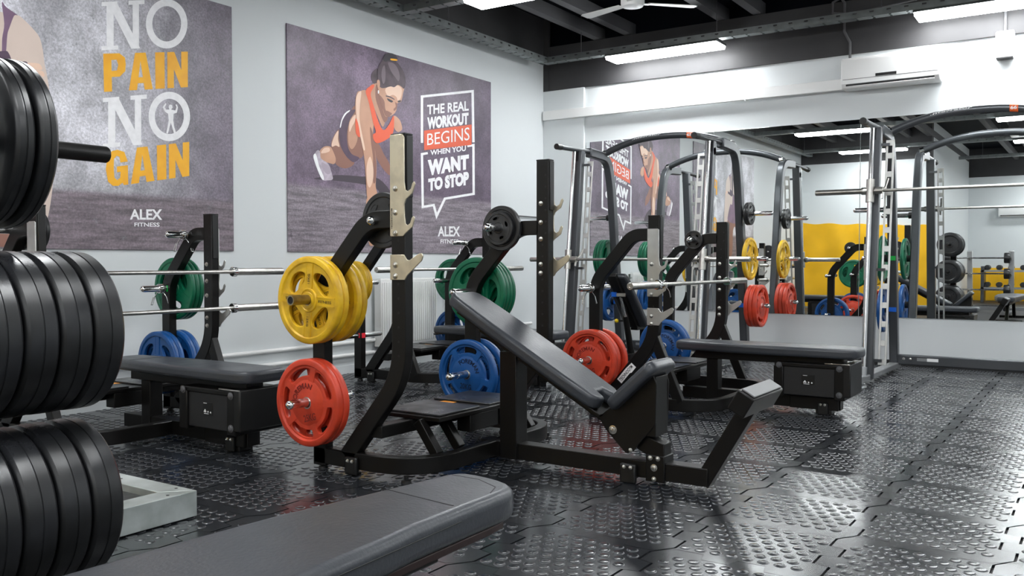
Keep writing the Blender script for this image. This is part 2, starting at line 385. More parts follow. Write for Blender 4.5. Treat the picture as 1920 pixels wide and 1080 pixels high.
for z, l in ((.30, 'upper white heating pipe along the poster wall'), (.18, 'lower white heating pipe along the poster wall')):
    tag(obj('heating_pipe', MB().tube([(XL+.03, 1, z), (XL+.03, 9.5, z)], .018, 10), white_p), l, 'pipe')
tag(obj('wall_rail', MB().tube([(XL+.02, 8.6, 1.64), (XL+.02, 9.8, 1.64)], .008, 8), joist_m), 'thin grey rail along the poster wall next to the corner', 'rail')
# ================================================================ posters (flat prints)
def poster_mat(name, c_lo, c_hi, c_floor, y0, y1, lightside, hor):
    M = bpy.data.materials.new(name); M.use_nodes = True; nt = M.node_tree; b = nt.nodes['Principled BSDF']; N = nt.nodes.new; L = nt.links.new
    b.inputs['Roughness'].default_value = .45
    g = N('ShaderNodeTexCoord'); sp = N('ShaderNodeSeparateXYZ'); L(g.outputs['Object'], sp.inputs[0])
    def mr(src, a, bb, c=0, d=1):
        q = N('ShaderNodeMapRange'); q.inputs[1].default_value = a; q.inputs[2].default_value = bb; q.inputs[3].default_value = c; q.inputs[4].default_value = d
        q.interpolation_type = 'SMOOTHSTEP'; L(src, q.inputs[0]); return q.outputs[0]
    def noise(sc, det=8, vec=None, rough=.65):
        q = N('ShaderNodeTexNoise'); q.inputs['Scale'].default_value = sc; q.inputs['Detail'].default_value = det; q.inputs['Roughness'].default_value = rough
        L(vec or g.outputs['Object'], q.inputs['Vector']); return q.outputs['Fac']
    def mix(f, a, bb, mode='MIX'):
        q = N('ShaderNodeMix'); q.data_type = 'RGBA'; q.blend_type = mode
        if isinstance(f, float): q.inputs[0].default_value = f
        else: L(f, q.inputs[0])
        for s, i in ((a, 6), (bb, 7)):
            if isinstance(s, tuple): q.inputs[i].default_value = (*s, 1)
            else: L(s, q.inputs[i])
        return q.outputs[2]
    side = mr(sp.outputs['Y'], lightside[0], lightside[1])
    base = mix(side, c_lo, c_hi)
    n1 = mr(noise(2.2), .3, .72, .55, 1.25)
    cmb = N('ShaderNodeCombineColor')
    for i in range(3): L(n1, cmb.inputs[i])
    base = mix(1.0, base, cmb.outputs[0], 'MULTIPLY')
    mp = N('ShaderNodeMapping'); mp.inputs['Scale'].default_value = (1, .9, 9); L(g.outputs['Object'], mp.inputs[0])
    fl_n = mr(noise(3, 8, mp.outputs[0]), .3, .7, .55, 1.3); cf = N('ShaderNodeCombineColor')
    for i in range(3): L(fl_n, cf.inputs[i])
    floor_c = mix(1.0, c_floor, cf.outputs[0], 'MULTIPLY')
    fl = mr(sp.outputs['Z'], hor + .03, hor - .03)
    base = mix(fl, base, floor_c)
    dk = mr(noise(14, 10, None, .75), .58, .66, 0, .65); base = mix(dk, base, tuple(c * .35 for c in c_lo))
    gr = mr(noise(60, 6, None, .8), .35, .68, .72, 1.28); cg = N('ShaderNodeCombineColor')
    for i in range(3): L(gr, cg.inputs[i])
    base = mix(1.0, base, cg.outputs[0], 'MULTIPLY')
    edge = mr(sp.outputs['Z'], 2.9, 3.25, 0, .25); base = mix(edge, base, (.03, .026, .035))
    L(base, b.inputs['Base Color']); return M
pA = poster_mat('print_grey_concrete', (.66, .65, .70), (.22, .185, .235), (.21, .17, .195), 1.7, 4.9, (3.7, 4.85), 1.58)
pB = poster_mat('print_purple_concrete', (.225, .165, .235), (.155, .115, .165), (.27, .23, .265), 5.5, 8.64, (5.8, 8.5), 1.77)
skin = mat('print_skin', (.60, .33, .22), .45, var=.18, vscale=3); skin_l = mat('print_skin_light', (.80, .56, .43), .45)
skin_d = mat('print_skin_shade', (.28, .13, .095), .45); hair_m = mat('print_hair', (.085, .055, .07), .45, var=.4, vscale=14)
hair_l = mat('print_hair_sheen', (.17, .125, .15), .45)
orange_p = mat('print_orange', (.78, .115, .045), .45); plum = mat('print_plum', (.10, .06, .10), .45, var=.3, vscale=8); plum2 = mat('print_plum_strap', (.22, .13, .21), .45, var=.25, vscale=6)
pale_sk = mat('print_pale_skin', (.70, .57, .50), .45, var=.10, vscale=2); white_pr = mat('print_white', (.96, .95, .97), .45, var=.08, vscale=25)
gold_pr = mat('print_gold', (1.0, .50, .010), .45, col2=(.93, .42, .008), vscale=9); shoe_p = mat('print_lilac_shoe', (.58, .50, .58), .45, var=.3, vscale=20)
dark_pr = mat('print_dark', (.035, .028, .036), .45)
def smooth_poly(pts, n=4):                        # closed Catmull-Rom
    P = [Vector(p) for p in pts]; k = len(P); out = []
    for i in range(k):
        a, b, c, d = P[i-1], P[i], P[(i+1) % k], P[(i+2) % k]
        for j in range(n):
            t = j / n
            out.append(.5*((2*b) + (c-a)*t + (2*a-5*b+4*c-d)*t*t + (3*b-a-3*c+d)*t**3))
    return out
PX = XL + .0135                                   # face of the print
def on_wall(px, py, layer): q = at(px, py, X=PX); return Vector((PX + .0006*layer, q.y, q.z))
class Sheet:                                      # ink of one colour = one mesh of flat shapes on the print
    def __init__(s, parent): s.p = parent
    def fill(s, name, v, m):
        tris = tessellate_polygon([[Vector((p.y, p.z, 0)) for p in v]]); f = []
        for a, b, c in tris:
            n = (v[b] - v[a]).cross(v[c] - v[a]); f.append((a, b, c) if n.x > 0 else (a, c, b))
        me = bpy.data.meshes.new(name); me.from_pydata([tuple(p) for p in v], [], f); me.materials.append(m); return obj(name, me, m, s.p)
    def poly(s, name, pts, m, layer, o=(0, 0), sc=1, sm=True):
        q = smooth_poly(pts) if sm else [Vector(p) for p in pts]
        v = [on_wall(o[0] + p.x/sc, o[1] + p.y/sc, layer) - s.p.location for p in q]
        return s.fill(name, v, m)
    def world(s, name, pts, m, layer, sm=True):   # same with (Y, Z) of the wall
        q = smooth_poly(pts) if sm else [Vector(p) for p in pts]
        return s.fill(name, [Vector((PX + .0006*layer, p.x, p.y)) - s.p.location for p in q], m)
    def stroke(s, name, pts, wd, m, layer, o=(0, 0), sc=1, close=False):
        return s.poly(name, ribbon([Vector(p) for p in pts], wd), m, layer, o, sc, False)
    def text(s, body, quad, m, layer, o=(0, 0), sc=1, bold=.02, name='lettering'):
        tl, tr, br, bl = [Vector((o[0] + x/sc, o[1] + y/sc)) for x, y in quad]
        def fn(u, v, h):
            p = (bl*(1-u) + br*u)*(1-v) + (tl*(1-u) + tr*u)*v
            return on_wall(p.x, p.y, layer) - s.p.location
        return obj(name, text_flat(body, fn, bold), m, s.p, smooth=False)
def box_poster(l, y0, y1, z0, z1, m):
    t = thing('poster', l, 'poster', (XL+.001, y0, z0))
    o = obj('print', MB().box((0, 0, 0), (.0123, y1-y0, z1-z0)), m, t, .001)
    # object coordinates of the print are shifted to the wall's own metres
    nt = m.node_tree
    for n in list(nt.nodes):
        if n.type == 'TEX_COORD':
            ad = nt.nodes.new('ShaderNodeVectorMath'); ad.inputs[1].default_value = (0, y0, z0)
            for lk in list(n.outputs['Object'].links): nt.links.new(ad.outputs[0], lk.to_socket)
            nt.links.new(n.outputs['Object'], ad.inputs[0])
    return t
# poster with the push-up
p2 = box_poster('purple poster of a woman in an orange top doing a push-up', 5.503, 8.64, 1.166, 3.184, pB); sh = Sheet(p2)
O, K = (560, 90), 4.3206
P = lambda n, pts, m, l, **k: sh.poly(n, pts, m, l, O, K, **k)
P('floor_shadow', [(120,1060),(300,1075),(620,1130),(640,1260),(560,1330),(700,1300),(760,1200),(650,1060),(500,1040),(300,1030)], mat('print_shadow', (.06, .045, .06), .45), 1)
P('shin', [(165,850),(200,802),(250,797),(275,830),(300,900),(285,940),(240,930),(190,920)], skin, 2.5)
P('knee_glow', [(180,850),(205,812),(245,808),(250,835),(215,850)], skin_l, 3)
P('shoe', [(118,890),(130,855),(152,828),(172,842),(180,895),(238,938),(262,1000),(275,1062),(235,1072),(190,1068),(160,1010)], shoe_p, 4)
P('shoe_sole', [(118,890),(130,855),(145,880),(165,960),(200,1040),(195,1070),(160,1010)], white_pr, 5)
P('shoe_laces', [(185,925),(240,960),(258,1010),(225,1020),(190,970)], mat('print_lace', (.42, .35, .42), .45), 5)
P('thigh', [(325,660),(330,740),(345,810),(395,890),(450,925),(425,960),(370,975),(310,950),(275,890),(262,780),(285,710)], skin_d, 2)
P('thigh_light', [(320,670),(318,740),(330,800),(300,790),(270,800),(268,770),(290,710)], skin_l, 3)
P('far_forearm', [(610,770),(650,780),(690,860),(735,940),(742,1030),(700,1000),(650,930),(625,870)], skin_d, 2)
P('torso', [(420,520),(460,470),(520,600),(560,740),(530,850),(495,895),(430,860),(390,790),(385,700),(400,610)], skin_d, 3)
P('belly', [(408,600),(455,540),(480,650),(470,760),(430,820),(400,760)], skin, 4)
P('belly_light', [(412,600),(458,540),(455,590),(430,640),(410,680)], skin_l, 5)
P('shorts', [(335,630),(345,585),(370,535),(405,508),(458,500),(440,540),(408,600),(390,700),(398,800),(430,860),(490,890),(445,925),(395,888),(345,810),(325,705)], plum, 4)
P('waistband_line', [(332,640),(345,580),(372,530),(408,504),(412,512),(380,540),(352,590),(340,640)], white_pr, 5.2)
P('arm', [(470,365),(500,348),(545,345),(585,420),(610,560),(600,690),(612,800),(626,900),(628,1000),(622,1120),(640,1210),(590,1240),(555,1215),(545,1100),(530,900),(505,740),(472,620),(455,470)], skin, 6)
P('arm_light', [(462,420),(480,365),(505,355),(495,450),(490,560),(500,640),(520,740),(535,820),(520,820),(500,730),(470,600)], skin_l, 7)
P('arm_shade', [(575,640),(600,700),(615,830),(626,960),(620,1080),(600,1080),(600,900),(585,780)], skin_d, 7)
P('wrist_light', [(548,960),(575,880),(600,960),(600,1060),(575,1130),(552,1090)], skin_l, 8)
P('hand', [(555,1210),(640,1205),(660,1290),(640,1400),(620,1560),(600,1600),(570,1590),(560,1480),(545,1330)], skin, 5)
P('neck', [(575,310),(640,290),(670,420),(700,560),(680,640),(640,560),(600,460),(570,380)], skin, 5.3)
P('neck_shade', [(625,300),(655,330),(680,450),(720,560),(690,600),(650,500),(620,400)], skin_d, 6.4)
P('far_hand', [(768,550),(815,580),(836,640),(830,668),(800,680),(770,640)], skin, 5)
P('top', [(540,350),(575,310),(600,296),(610,312),(580,372),(605,470),(645,600),(685,665),(730,618),(765,548),(770,620),(760,690),(720,735),(640,772),(605,745),(600,700),(622,680),(600,600),(565,440)], orange_p, 8)
P('top_side', [(458,575),(478,610),(495,720),(462,690)], orange_p, 8)
P('ponytail', [(590,210),(610,180),(640,170),(640,260),(610,290),(588,250)], hair_m, 5.6)
P('face', [(645,330),(690,300),(800,275),(850,310),(842,370),(826,435),(795,450),(788,505),(762,540),(722,556),(692,545),(665,440),(650,380)], skin, 9)
P('face_light', [(700,330),(780,300),(830,330),(825,400),(800,430),(790,400),(760,380),(720,390)], skin_l, 10)
P('face_shade', [(650,380),(690,430),(700,500),(740,555),(700,550),(680,500),(660,440)], skin_d, 10)
P('eye', [(712,408),(738,418),(760,432),(748,442),(722,428)], dark_pr, 11)
P('brow', [(705,385),(735,392),(770,412),(770,420),(735,402),(704,394)], hair_m, 11)
P('far_eye', [(800,428),(825,425),(820,438),(802,440)], dark_pr, 11)
P('nose_shade', [(778,440),(795,455),(790,490),(770,510),(765,495),(782,475)], skin_d, 11)
P('mouth', [(708,508),(735,520),(752,532),(735,548),(712,530)], skin_d, 11)
P('ear', [(630,265),(650,262),(655,300),(645,335),(634,310)], skin, 11)
P('earring', [(638,345),(646,345),(646,368),(638,368)], white_pr, 11)
P('hair', [(640,250),(635,180),(660,120),(700,92),(760,98),(805,130),(845,190),(862,250),(860,310),(845,330),(830,315),(800,300),(770,318),(740,312),(690,325),(655,315)], hair_m, 10.5)
P('hair_sheen', [(720,120),(765,125),(800,170),(815,230),(805,270),(780,240),(745,190)], hair_l, 11)
P('hair_sheen', [(670,180),(690,140),(700,200),(695,270),(680,290),(668,240)], hair_l, 11)
P('hair_bun', [(678,95),(690,60),(715,42),(752,44),(785,62),(796,95),(780,112),(730,104),(700,112)], dark_pr, 11)
P('hair_tie', [(742,86),(790,92),(792,104),(745,100)], gold_pr, 12)
c5 = (480, 360); c4 = (480, 0)
bub = [(791,268),(791,181),(886,171),(887.5,267)]
sh.stroke('bubble_frame', bub, 4.6, white_pr, 2)
sh.stroke('bubble_frame', [(802,287),(791,289),(792.5,388),(813,384.5),(818.5,405),(834,372.5),(888,363.5),(887.5,272),(876,274)], 4.4, white_pr, 2)
sh.poly('orange_band', [(945,735),(1212,700),(1212,815),(945,845)], orange_p, 3, c4, 3, False)
for b, q, bo in (('THE REAL', ((962,590),(1196,567),(1196,622),(962,645)), .03), ('WORKOUT', ((962,660),(1195,632),(1195,700),(962,729)), .06),
             ('WHEN YOU', ((980,845),(1180,817),(1180,849),(980,874)), .03), ('WANT', ((965,900),(1197,868),(1197,952),(965,990)), .07), ('TO STOP', ((968,1005),(1197,963),(1197,1040),(968,1077)), .07)):
    sh.text(b, q, white_pr, 3, c4, 3, bo)
sh.text('BEGINS', ((962,752),(1200,715),(1200,788),(962,818)), white_pr, 5, c4, 3, .0)
sh.text('ALEX', ((1022,193),(1147,193),(1147,250),(1022,250)), white_pr, 3, c5, 3, .03)
sh.text('FITNESS', ((1037,266),(1137,266),(1137,290),(1037,290)), white_pr, 3, c5, 3, .02)
# poster with the slogan
p1 = box_poster('light grey poster lettered NO PAIN NO GAIN beside a figure in purple', 1.695, 4.908, 1.166, 3.184, pA); sh = Sheet(p1)
O1 = (0, 0)
def slab_n(x0, y0, x1, y1, dy):                   # slab-serif N in picture units, dy = slant of the baseline
    w_ = x1 - x0; g = lambda u, v: (x0 + u*w_, y0 + v*(y1-y0) + dy*(u-.0))
    for k_, q in enumerate(([(-.02,0),(.36,0),(.36,.085),(-.02,.085)], [(.10,.0),(.27,.0),(.27,1),(.10,1)], [(-.02,.915),(.38,.915),(.38,1),(-.02,1)],
              [(.12,0),(.33,0),(.90,1),(.69,1)], [(.72,0),(.87,0),(.87,1),(.72,1)], [(.62,0),(1.0,0),(1.0,.085),(.62,.085)])):
        sh.poly('letter_stroke', [g(*p) for p in q], white_pr, 2 + k_*.15, O1, 3, False)
def ring_o(cx, cy, rx, ry, wx, wy):
    n = 40; v = []
    for i in range(n):
        c, s = math.cos(2*PI*i/n), math.sin(2*PI*i/n)
        v += [on_wall((cx+rx*c)/3, (cy+ry*s)/3, 2) - p1.location, on_wall((cx+(rx-wx)*c)/3, (cy+(ry-wy)*s)/3, 2) - p1.location]
    obj('letter_ring', MB().add(v, [(2*i, 2*i+1, (2*i+3) % (2*n), (2*i+2) % (2*n)) for i in range(n)]), white_pr, p1, smooth=False)
slab_n(575, 12, 812, 283, -12); ring_o(937, 134, 117, 139, 36, 40)
slab_n(583, 551, 825, 832, -20); ring_o(952, 655, 117, 139, 36, 40)
def block(word, quad):                            # heavy condensed capitals from strokes
    G = {'P': ([(0,0),(.36,0),(.36,1),(0,1)], [(.3,0),(.72,0),(.97,.12),(1,.3),(.97,.48),(.72,.62),(.3,.62),(.3,.46),(.6,.45),(.66,.31),(.6,.17),(.3,.17)]),
         'A': ([(.28,0),(.72,0),(1,1),(.66,1),(.5,.22),(.34,1),(0,1)], [(.3,.66),(.7,.66),(.7,.82),(.3,.82)]),
         'I': ([(0,0),(1,0),(1,1),(0,1)],), 'N': ([(0,0),(.32,0),(.32,1),(0,1)], [(0,0),(.34,0),(1,1),(.66,1)], [(.68,0),(1,0),(1,1),(.68,1)]),
         'G': ([(1,.36),(.66,.36),(.63,.2),(.5,.16),(.38,.24),(.36,.5),(.38,.76),(.5,.84),(.64,.78),(.66,.62),(.5,.62),(.5,.46),(1,.46),(1,1),(.8,1),(.74,.93),(.55,1),(.3,.98),(.08,.84),(0,.5),(.08,.16),(.3,.02),(.55,0),(.85,.08)],)}
    wd = {'P': 1, 'A': 1.08, 'I': .42, 'N': .92, 'G': 1}; gap = .12
    tot = sum(wd[c] for c in word) + gap*(len(word)-1); x = 0
    tl, tr, br, bl = [Vector(p) for p in quad]
    for c in word:
        for q in G[c]:
            pts = []
            for u, v in q:
                a = (x + u*wd[c]) / tot; v = 1 - v
                pts.append((bl*(1-a) + br*a)*(1-v) + (tl*(1-a) + tr*a)*v)
            sh.poly('letter_stroke', pts, gold_pr, 2 + G[c].index(q)*.2 , O1, 3, False)
        x += wd[c] + gap
block('PAIN', ((580,302),(1056,290),(1056,490),(585,517))); block('GAIN', ((592,850),(1064,798),(1064,990),(598,1055)))
sh.poly('figure_icon', [(958,588),(968,592),(970,606),(962,616),(985,622),(992,604),(986,588),(994,588),(1000,604),(994,634),(976,640),(974,680),(980,715),(990,748),(978,750),(960,690),(944,752),(934,750),(944,700),(948,676),(944,640),(926,628),(914,602),(930,580),(936,584),(926,604),(934,616),(952,616),(948,602),(952,590)], white_pr, 3, O1, 3, False)
sh.text('ALEX', ((730,97),(912,97),(912,157),(730,155)), white_pr, 3, (0, 360), 3, .03)
sh.text('FITNESS', ((755,172),(897,172),(897,196),(755,194)), white_pr, 3, (0, 360), 3, .02)
# the figure: shoulder and gloved hand in the frame, the rest met by the mirror
Wd = sh.world
Wd('crouched_legs', [(2.332,1.908),(2.618,2.003),(2.951,2.003),(3.189,1.908),(3.256,1.575),(3.199,1.232),(2.951,1.213),(2.904,1.670),(2.761,1.718),(2.713,1.232),(2.475,1.213),(2.380,1.480)], skin_d, 2)
Wd('body', [(2.589,2.546),(2.856,2.622),(3.142,2.527),(3.256,2.241),(3.180,1.861),(2.570,1.861),(2.475,2.241)], plum2, 3)
Wd('far_arm', [(2.589,2.546),(2.380,2.432),(2.304,2.051),(2.380,1.718),(2.513,1.718),(2.494,2.051),(2.589,2.337)], pale_sk, 4)
Wd('neck', [(2.761,2.641),(2.932,2.641),(2.951,2.432),(2.837,2.356),(2.723,2.432)], pale_sk, 5)
Wd('hair', [(2.666,2.908),(2.723,3.041),(2.837,3.079),(2.951,3.041),(3.008,2.908),(3.008,2.527),(2.932,2.337),(2.904,2.717),(2.761,2.717),(2.723,2.432),(2.666,2.622)], hair_m, 6)
Wd('face', [(2.732,2.889),(2.837,2.965),(2.942,2.889),(2.942,2.717),(2.885,2.622),(2.837,2.594),(2.789,2.622),(2.732,2.736)], pale_sk, 7)
Wd('eyes', [(2.751,2.832),(2.808,2.841),(2.837,2.832),(2.875,2.841),(2.923,2.832),(2.885,2.813),(2.837,2.822),(2.789,2.813)], dark_pr, 8)
Wd('mouth', [(2.808,2.679),(2.837,2.689),(2.875,2.679),(2.837,2.660)], skin_d, 8)
F = lambda n, pts, m, l: sh.poly(n, pts, m, l, (0, 0), 6.75)
F('near_shoulder', [(-160,120),(0,150),(215,190),(300,250),(420,370),(500,480),(540,640),(560,800),(600,1000),(640,1300),(690,1700),(660,2400),(560,2900),(440,2900),(460,2400),(400,1900),(250,1500),(60,1200),(-160,1100)], pale_sk, 5)
F('strap', [(20,30),(75,90),(215,190),(175,200),(120,340),(90,440),(75,640),(60,700),(10,720),(20,640),(25,480),(50,300)], plum2, 6)
F('glove', [(-120,690),(60,645),(110,680),(160,785),(240,782),(330,782),(350,850),(200,870),(-120,870)], plum, 7)
F('thumb', [(105,640),(120,590),(145,568),(178,590),(180,650),(155,705)], pale_sk, 8)
F('fingers', [(350,800),(480,805),(525,850),(520,885),(440,880),(350,860)], skin_l, 8)
F('fingers', [(450,890),(530,900),(560,945),(545,975),(490,940)], skin_l, 8)
# ================================================================ weight plates (axis along local y, face towards -y)
def plate_mesh(style, m, R=.225, t=.044, n_holes=5):
    mb = MB(); h = t / 2
    if style == 'bumper':
        mb.lathe([(.026,-h+.004),(.058,-h+.004),(.064,-h+.010),(.150,-h+.010),(.162,-h+.002),(.212,-h),(.2185,-h+.003),(R-.001,-h+.010),(R,-.003),(R-.0025,-.0015),(R-.0025,.0015),(R,.003),(R-.001,h-.010),(.2185,h-.003),(.212,h),(.162,h-.002),(.150,h-.010),(.064,h-.010),(.058,h-.004),(.026,h-.004)], 72, closed=True)
        return mb.mesh('bumper_plate', m, ang=28)
    if style == 'small':
        mb.lathe([(.016,-h),(R*.30,-h),(R*.34,-h+.004),(R*.80,-h+.004),(R*.84,-h),(R*.97,-h),(R,-h+.004),(R,h-.004),(R*.97,h),(.016,h)], 48, closed=True)
        for k in range(4):
            a = PI/4 + k*PI/2
            M = Matrix.Translation((R*.6*math.cos(a), -h+.003, R*.6*math.sin(a))) @ Matrix.Rotation(-a, 4, 'Y') @ Matrix.Diagonal((.62, 1, 1.25, 1))
            mb.lathe([(R*.17,0),(R*.18,-.002),(R*.145,-.002),(R*.13,0)], 16, M=M)
        return mb.mesh('small_plate', m)
    holes = []
    if style == 'slot':
        for k in range(5):
            a0 = PI*.14 + 2*PI*k/5; sp = .40; lo, hi = .136, .181; o = []
            for i in range(9): a = a0 - sp + 2*sp*i/8; o.append((hi*math.cos(a), hi*math.sin(a)))
            for i in range(1, 5): a = a0 + sp; r = (lo+hi)/2; q = PI/2*0 + PI*i/5; o.append((r*math.cos(a) + (hi-lo)/2*(math.cos(a)*math.cos(q) - math.sin(a)*math.sin(q)), r*math.sin(a) + (hi-lo)/2*(math.sin(a)*math.cos(q) + math.cos(a)*math.sin(q))))
            for i in range(9): a = a0 + sp - 2*sp*i/8; o.append((lo*math.cos(a), lo*math.sin(a)))
            for i in range(1, 5): a = a0 - sp; r = (lo+hi)/2; q = PI + PI*i/5; o.append((r*math.cos(a) + (hi-lo)/2*(math.cos(a)*math.cos(q) - math.sin(a)*math.sin(q)), r*math.sin(a) + (hi-lo)/2*(math.sin(a)*math.cos(q) + math.cos(a)*math.sin(q))))
            holes.append(o)
    else:
        for k in range(n_holes):
            a0 = PI/4 + 2*PI*k/n_holes + .12; o = []; ta, ra = (.074, .042) if n_holes == 4 else (.086, .042)
            for i in range(24):
                q = 2*PI*i/24; u = ta*math.sin(q); v = .128 + ra*math.cos(q) - .14*u*u/.066
                o.append((v*math.cos(a0) - u*math.sin(a0), v*math.sin(a0) + u*math.cos(a0)))
            holes.append(o)
    v, f = filled(circ(R*.89, 64), holes + [circ(.027, 24)[::-1]], h*.42, .0035); mb.add(v, f)
    e_ = min(.008, h*.5); mb.lathe([(R-.009,-h),(R-.003,-h+e_*.4),(R,-h+e_),(R,h-e_),(R-.003,h-e_*.4),(R-.009,h),(R-.029,h),(R-.037,h-e_),(R-.037,-h+e_),(R-.029,-h)], 80, closed=True)
    if style == 'slot':
        mb.lathe([(.027,-h+.004),(.112,-h+.006),(.124,-h*.4),(.124,h*.4),(.112,h-.006),(.027,h-.004)], 56, closed=True)
        for k in range(5):                        # raised spokes between the slots
            a = PI*.14 + PI/5 + 2*PI*k/5
            M = Matrix.Rotation(-a, 4, 'Y'); mb.box((.11, -h+.007, -.018), (.195, h-.007, .018), M)
    else:
        mb.lathe([(.027,-h),(.040,-h),(.043,-h+.004),(.050,-h+.004),(.053,-h),(.060,-h),(.066,-h*.4),(.066,h*.4),(.060,h),(.027,h)], 40, closed=True)
        for k in range(n_holes):
            a = PI/4 + PI/n_holes + 2*PI*k/n_holes + .12
            M = Matrix.Rotation(-a, 4, 'Y')
            mb.box((.060, -h+.005, -.021), (.190, -h+.011, .021), M); mb.box((.064, -h+.003, -.024), (.188, -h+.011, -.018), M); mb.box((.064, -h+.003, .018), (.188, -h+.011, .024), M)
    return mb.mesh('weight_plate', m)
def arc_text(body, r, size, mid, y, span=None, up=True, bold=.02):
    a = text_verts(body, bold, .02)[2]; span = span or size*a/r
    def fn(u, v, h):
        if up: th = mid + span/2 - u*span; rr = r - size/2 + v*size
        else: th = mid - span/2 + u*span; rr = r + size/2 - v*size
        return Vector((rr*math.cos(th), y - (.0016 if h > 0 else 0), rr*math.sin(th)))
    return text_flat(body, fn, bold, .02)
def line_text(body, x0, x1, z0, z1, y, ang=0, bold=.02):
    c, s = math.cos(ang), math.sin(ang)
    def fn(u, v, h):
        x = x0 + u*(x1-x0); z = z0 + v*(z1-z0); return Vector((x*c - z*s, y - (.0012 if h > 0 else 0), x*s + z*c))
    return text_flat(body, fn, bold, .02)
PL = {}
def add_proto(key, me, letters):
    PL[key] = (me, [(n, (l.mesh(n, lm) if isinstance(l, MB) else l), lm) for n, l, lm in letters])
hh = .022
add_proto('red', plate_mesh('slot', red_m), [('lettering', arc_text('FOREMAN', .088, .030, PI*.62, -hh+.0055), redl), ('lettering', line_text('25KG', -.042, .045, -.095, -.058, -hh+.0055), redl)])
add_proto('blue', plate_mesh('slot', blue_m), [('lettering', arc_text('FOREMAN', .088, .030, PI*.42, -hh+.0055), bluel), ('lettering', line_text('20KG', -.042, .045, -.095, -.058, -hh+.0055), bluel)])
def spoke_letters(col, n, kg):
    L_ = []
    for k in range(n):
        a = PI/4 + PI/n + 2*PI*k/n + .12; s = 'FITNESS' if k % 2 else kg
        L_.append(('lettering', line_text(s, .085 if k % 2 == 0 else .075, .135 if k % 2 == 0 else .165, -.007, .007, -.0185+.0045, a, .0), col))
    return L_
add_proto('yellow', plate_mesh('hole', yel_m, t=.037, n_holes=4), spoke_letters(yell, 4, '15KG'))
add_proto('thin_yellow', plate_mesh('hole', yel_m, R=.20, t=.018, n_holes=3), [])
add_proto('green', plate_mesh('hole', green_m, t=.034, n_holes=3), [])
add_proto('blue_grip', plate_mesh('hole', blue_m, t=.040, n_holes=3), [])
add_proto('bumper', plate_mesh('bumper', bumper_m, t=.088), [])
add_proto('thin', plate_mesh('bumper', bumper_m, t=.052), [('lettering', arc_text('FOREMAN', .185, .034, -PI/2, -.0262, None, False, .03), goldl)])
add_proto('black28', plate_mesh('small', rubber, .14, .030), []); add_proto('black20', plate_mesh('small', rubber, .105, .026), [])
add_proto('black24', plate_mesh('small', rubber, .12, .026), []); add_proto('black16', plate_mesh('small', rubber, .08, .024), [])
TH = {'thin_yellow': .018, 'red': .044, 'blue': .044, 'yellow': .037, 'green': .034, 'blue_grip': .040, 'bumper': .068, 'thin': .040, 'black28': .030, 'black20': .026, 'black24': .026, 'black16': .024}
hubs = MB().lathe([(.0255,-.018),(.031,-.018),(.031,.018),(.0255,.018)], 24, closed=True).mesh('bore_ring', steel)
def plate(key, label, loc, rz=0, roll=0, group=None):
    me, lt = PL[key]
    o = bpy.data.objects.new('weight_plate', me); COL.objects.link(o); o.location = loc; o.rotation_euler = (0, roll, rz); tag(o, label, 'weight plate', group)
    for n, lm, _ in lt:
        c = bpy.data.objects.new(n, lm); COL.objects.link(c); c.parent = o
    if TH[key] > .035 and not key.startswith('black'):
        c = bpy.data.objects.new('bore_ring', hubs); COL.objects.link(c); c.parent = o
    return o
ORD = ['first', 'second', 'third', 'fourth', 'fifth', 'sixth', 'seventh']
def stack(key, n, x, y, z, dirn, what, where, ax='y', gap=.0015, roll0=0, group=None):
    # n plates one after another from (x, y, z) along an axis; the first listed is the outermost in dirn order
    pos = y if ax == 'y' else x
    out = []
    for i in range(n):
        p = pos + dirn*(TH[key] + gap)*(i + .5)
        l = (ORD[i] + ' ' + what + ' ' if n > 1 else what + ' ') + where
        loc = (x, p, z) if ax == 'y' else (p, y, z)
        dz = .0 if key.startswith('black') else -.0035
        out.append(plate(key, l, (loc[0], loc[1], loc[2]+dz), 0 if ax == 'y' else PI/2*(1 if dirn > 0 else -1), roll0 + i*.43, group))
    return out
# ---------------------------------------------------------------- bars and collars
def barbell(l, x, yc, z, L=1.31, rz=0):
    t = thing('barbell', l, 'barbell', (x, yc, z), rz, 'barbells on the racks')
    obj('shaft', MB().lathe([(.0135,-L/2),(.0135,L/2)], 20), steel, t)
    for s in (-1, 1):
        obj('collar', MB().lathe([(.015,s*L/2),(.030,s*L/2),(.034,s*(L/2+.004)),(.034,s*(L/2+.030)),(.028,s*(L/2+.036)),(.015,s*(L/2+.036))], 28), chrome, t)
        obj('sleeve', MB().lathe([(.025,s*(L/2+.036)),(.025,s*(L/2+.445)),(.022,s*(L/2+.45)),(.012,s*(L/2+.45)),(.010,s*(L/2+.44)),(.001,s*(L/2+.44))], 24), steel, t)
    return t
def spring_collar(l, x, y, z):
    t = thing('spring_collar', l, 'collar', (x, y, z), 0, 'spring collars on the pegs')
    pts = [(.030*math.cos(a), -.018+.036*a/(8*PI), .030*math.sin(a)) for a in [i*PI/8 for i in range(65)]]
    obj('coil', MB().tube(pts, .0042, 8), chrome, t)
    for s, k in ((-1, -.6), (1, -.25)):
        a = -PI/2 + s*.35
        obj('handle', MB().tube([(.03*math.cos(a), s*.018, .03*math.sin(a)), (.05*math.cos(a)+s*.01, s*.03, -.06), (s*.03, s*.045, -.115), (s*.03, s*.058, -.115), (s*.02, s*.045, -.06)], .0035, 8), chrome, t)
    return t
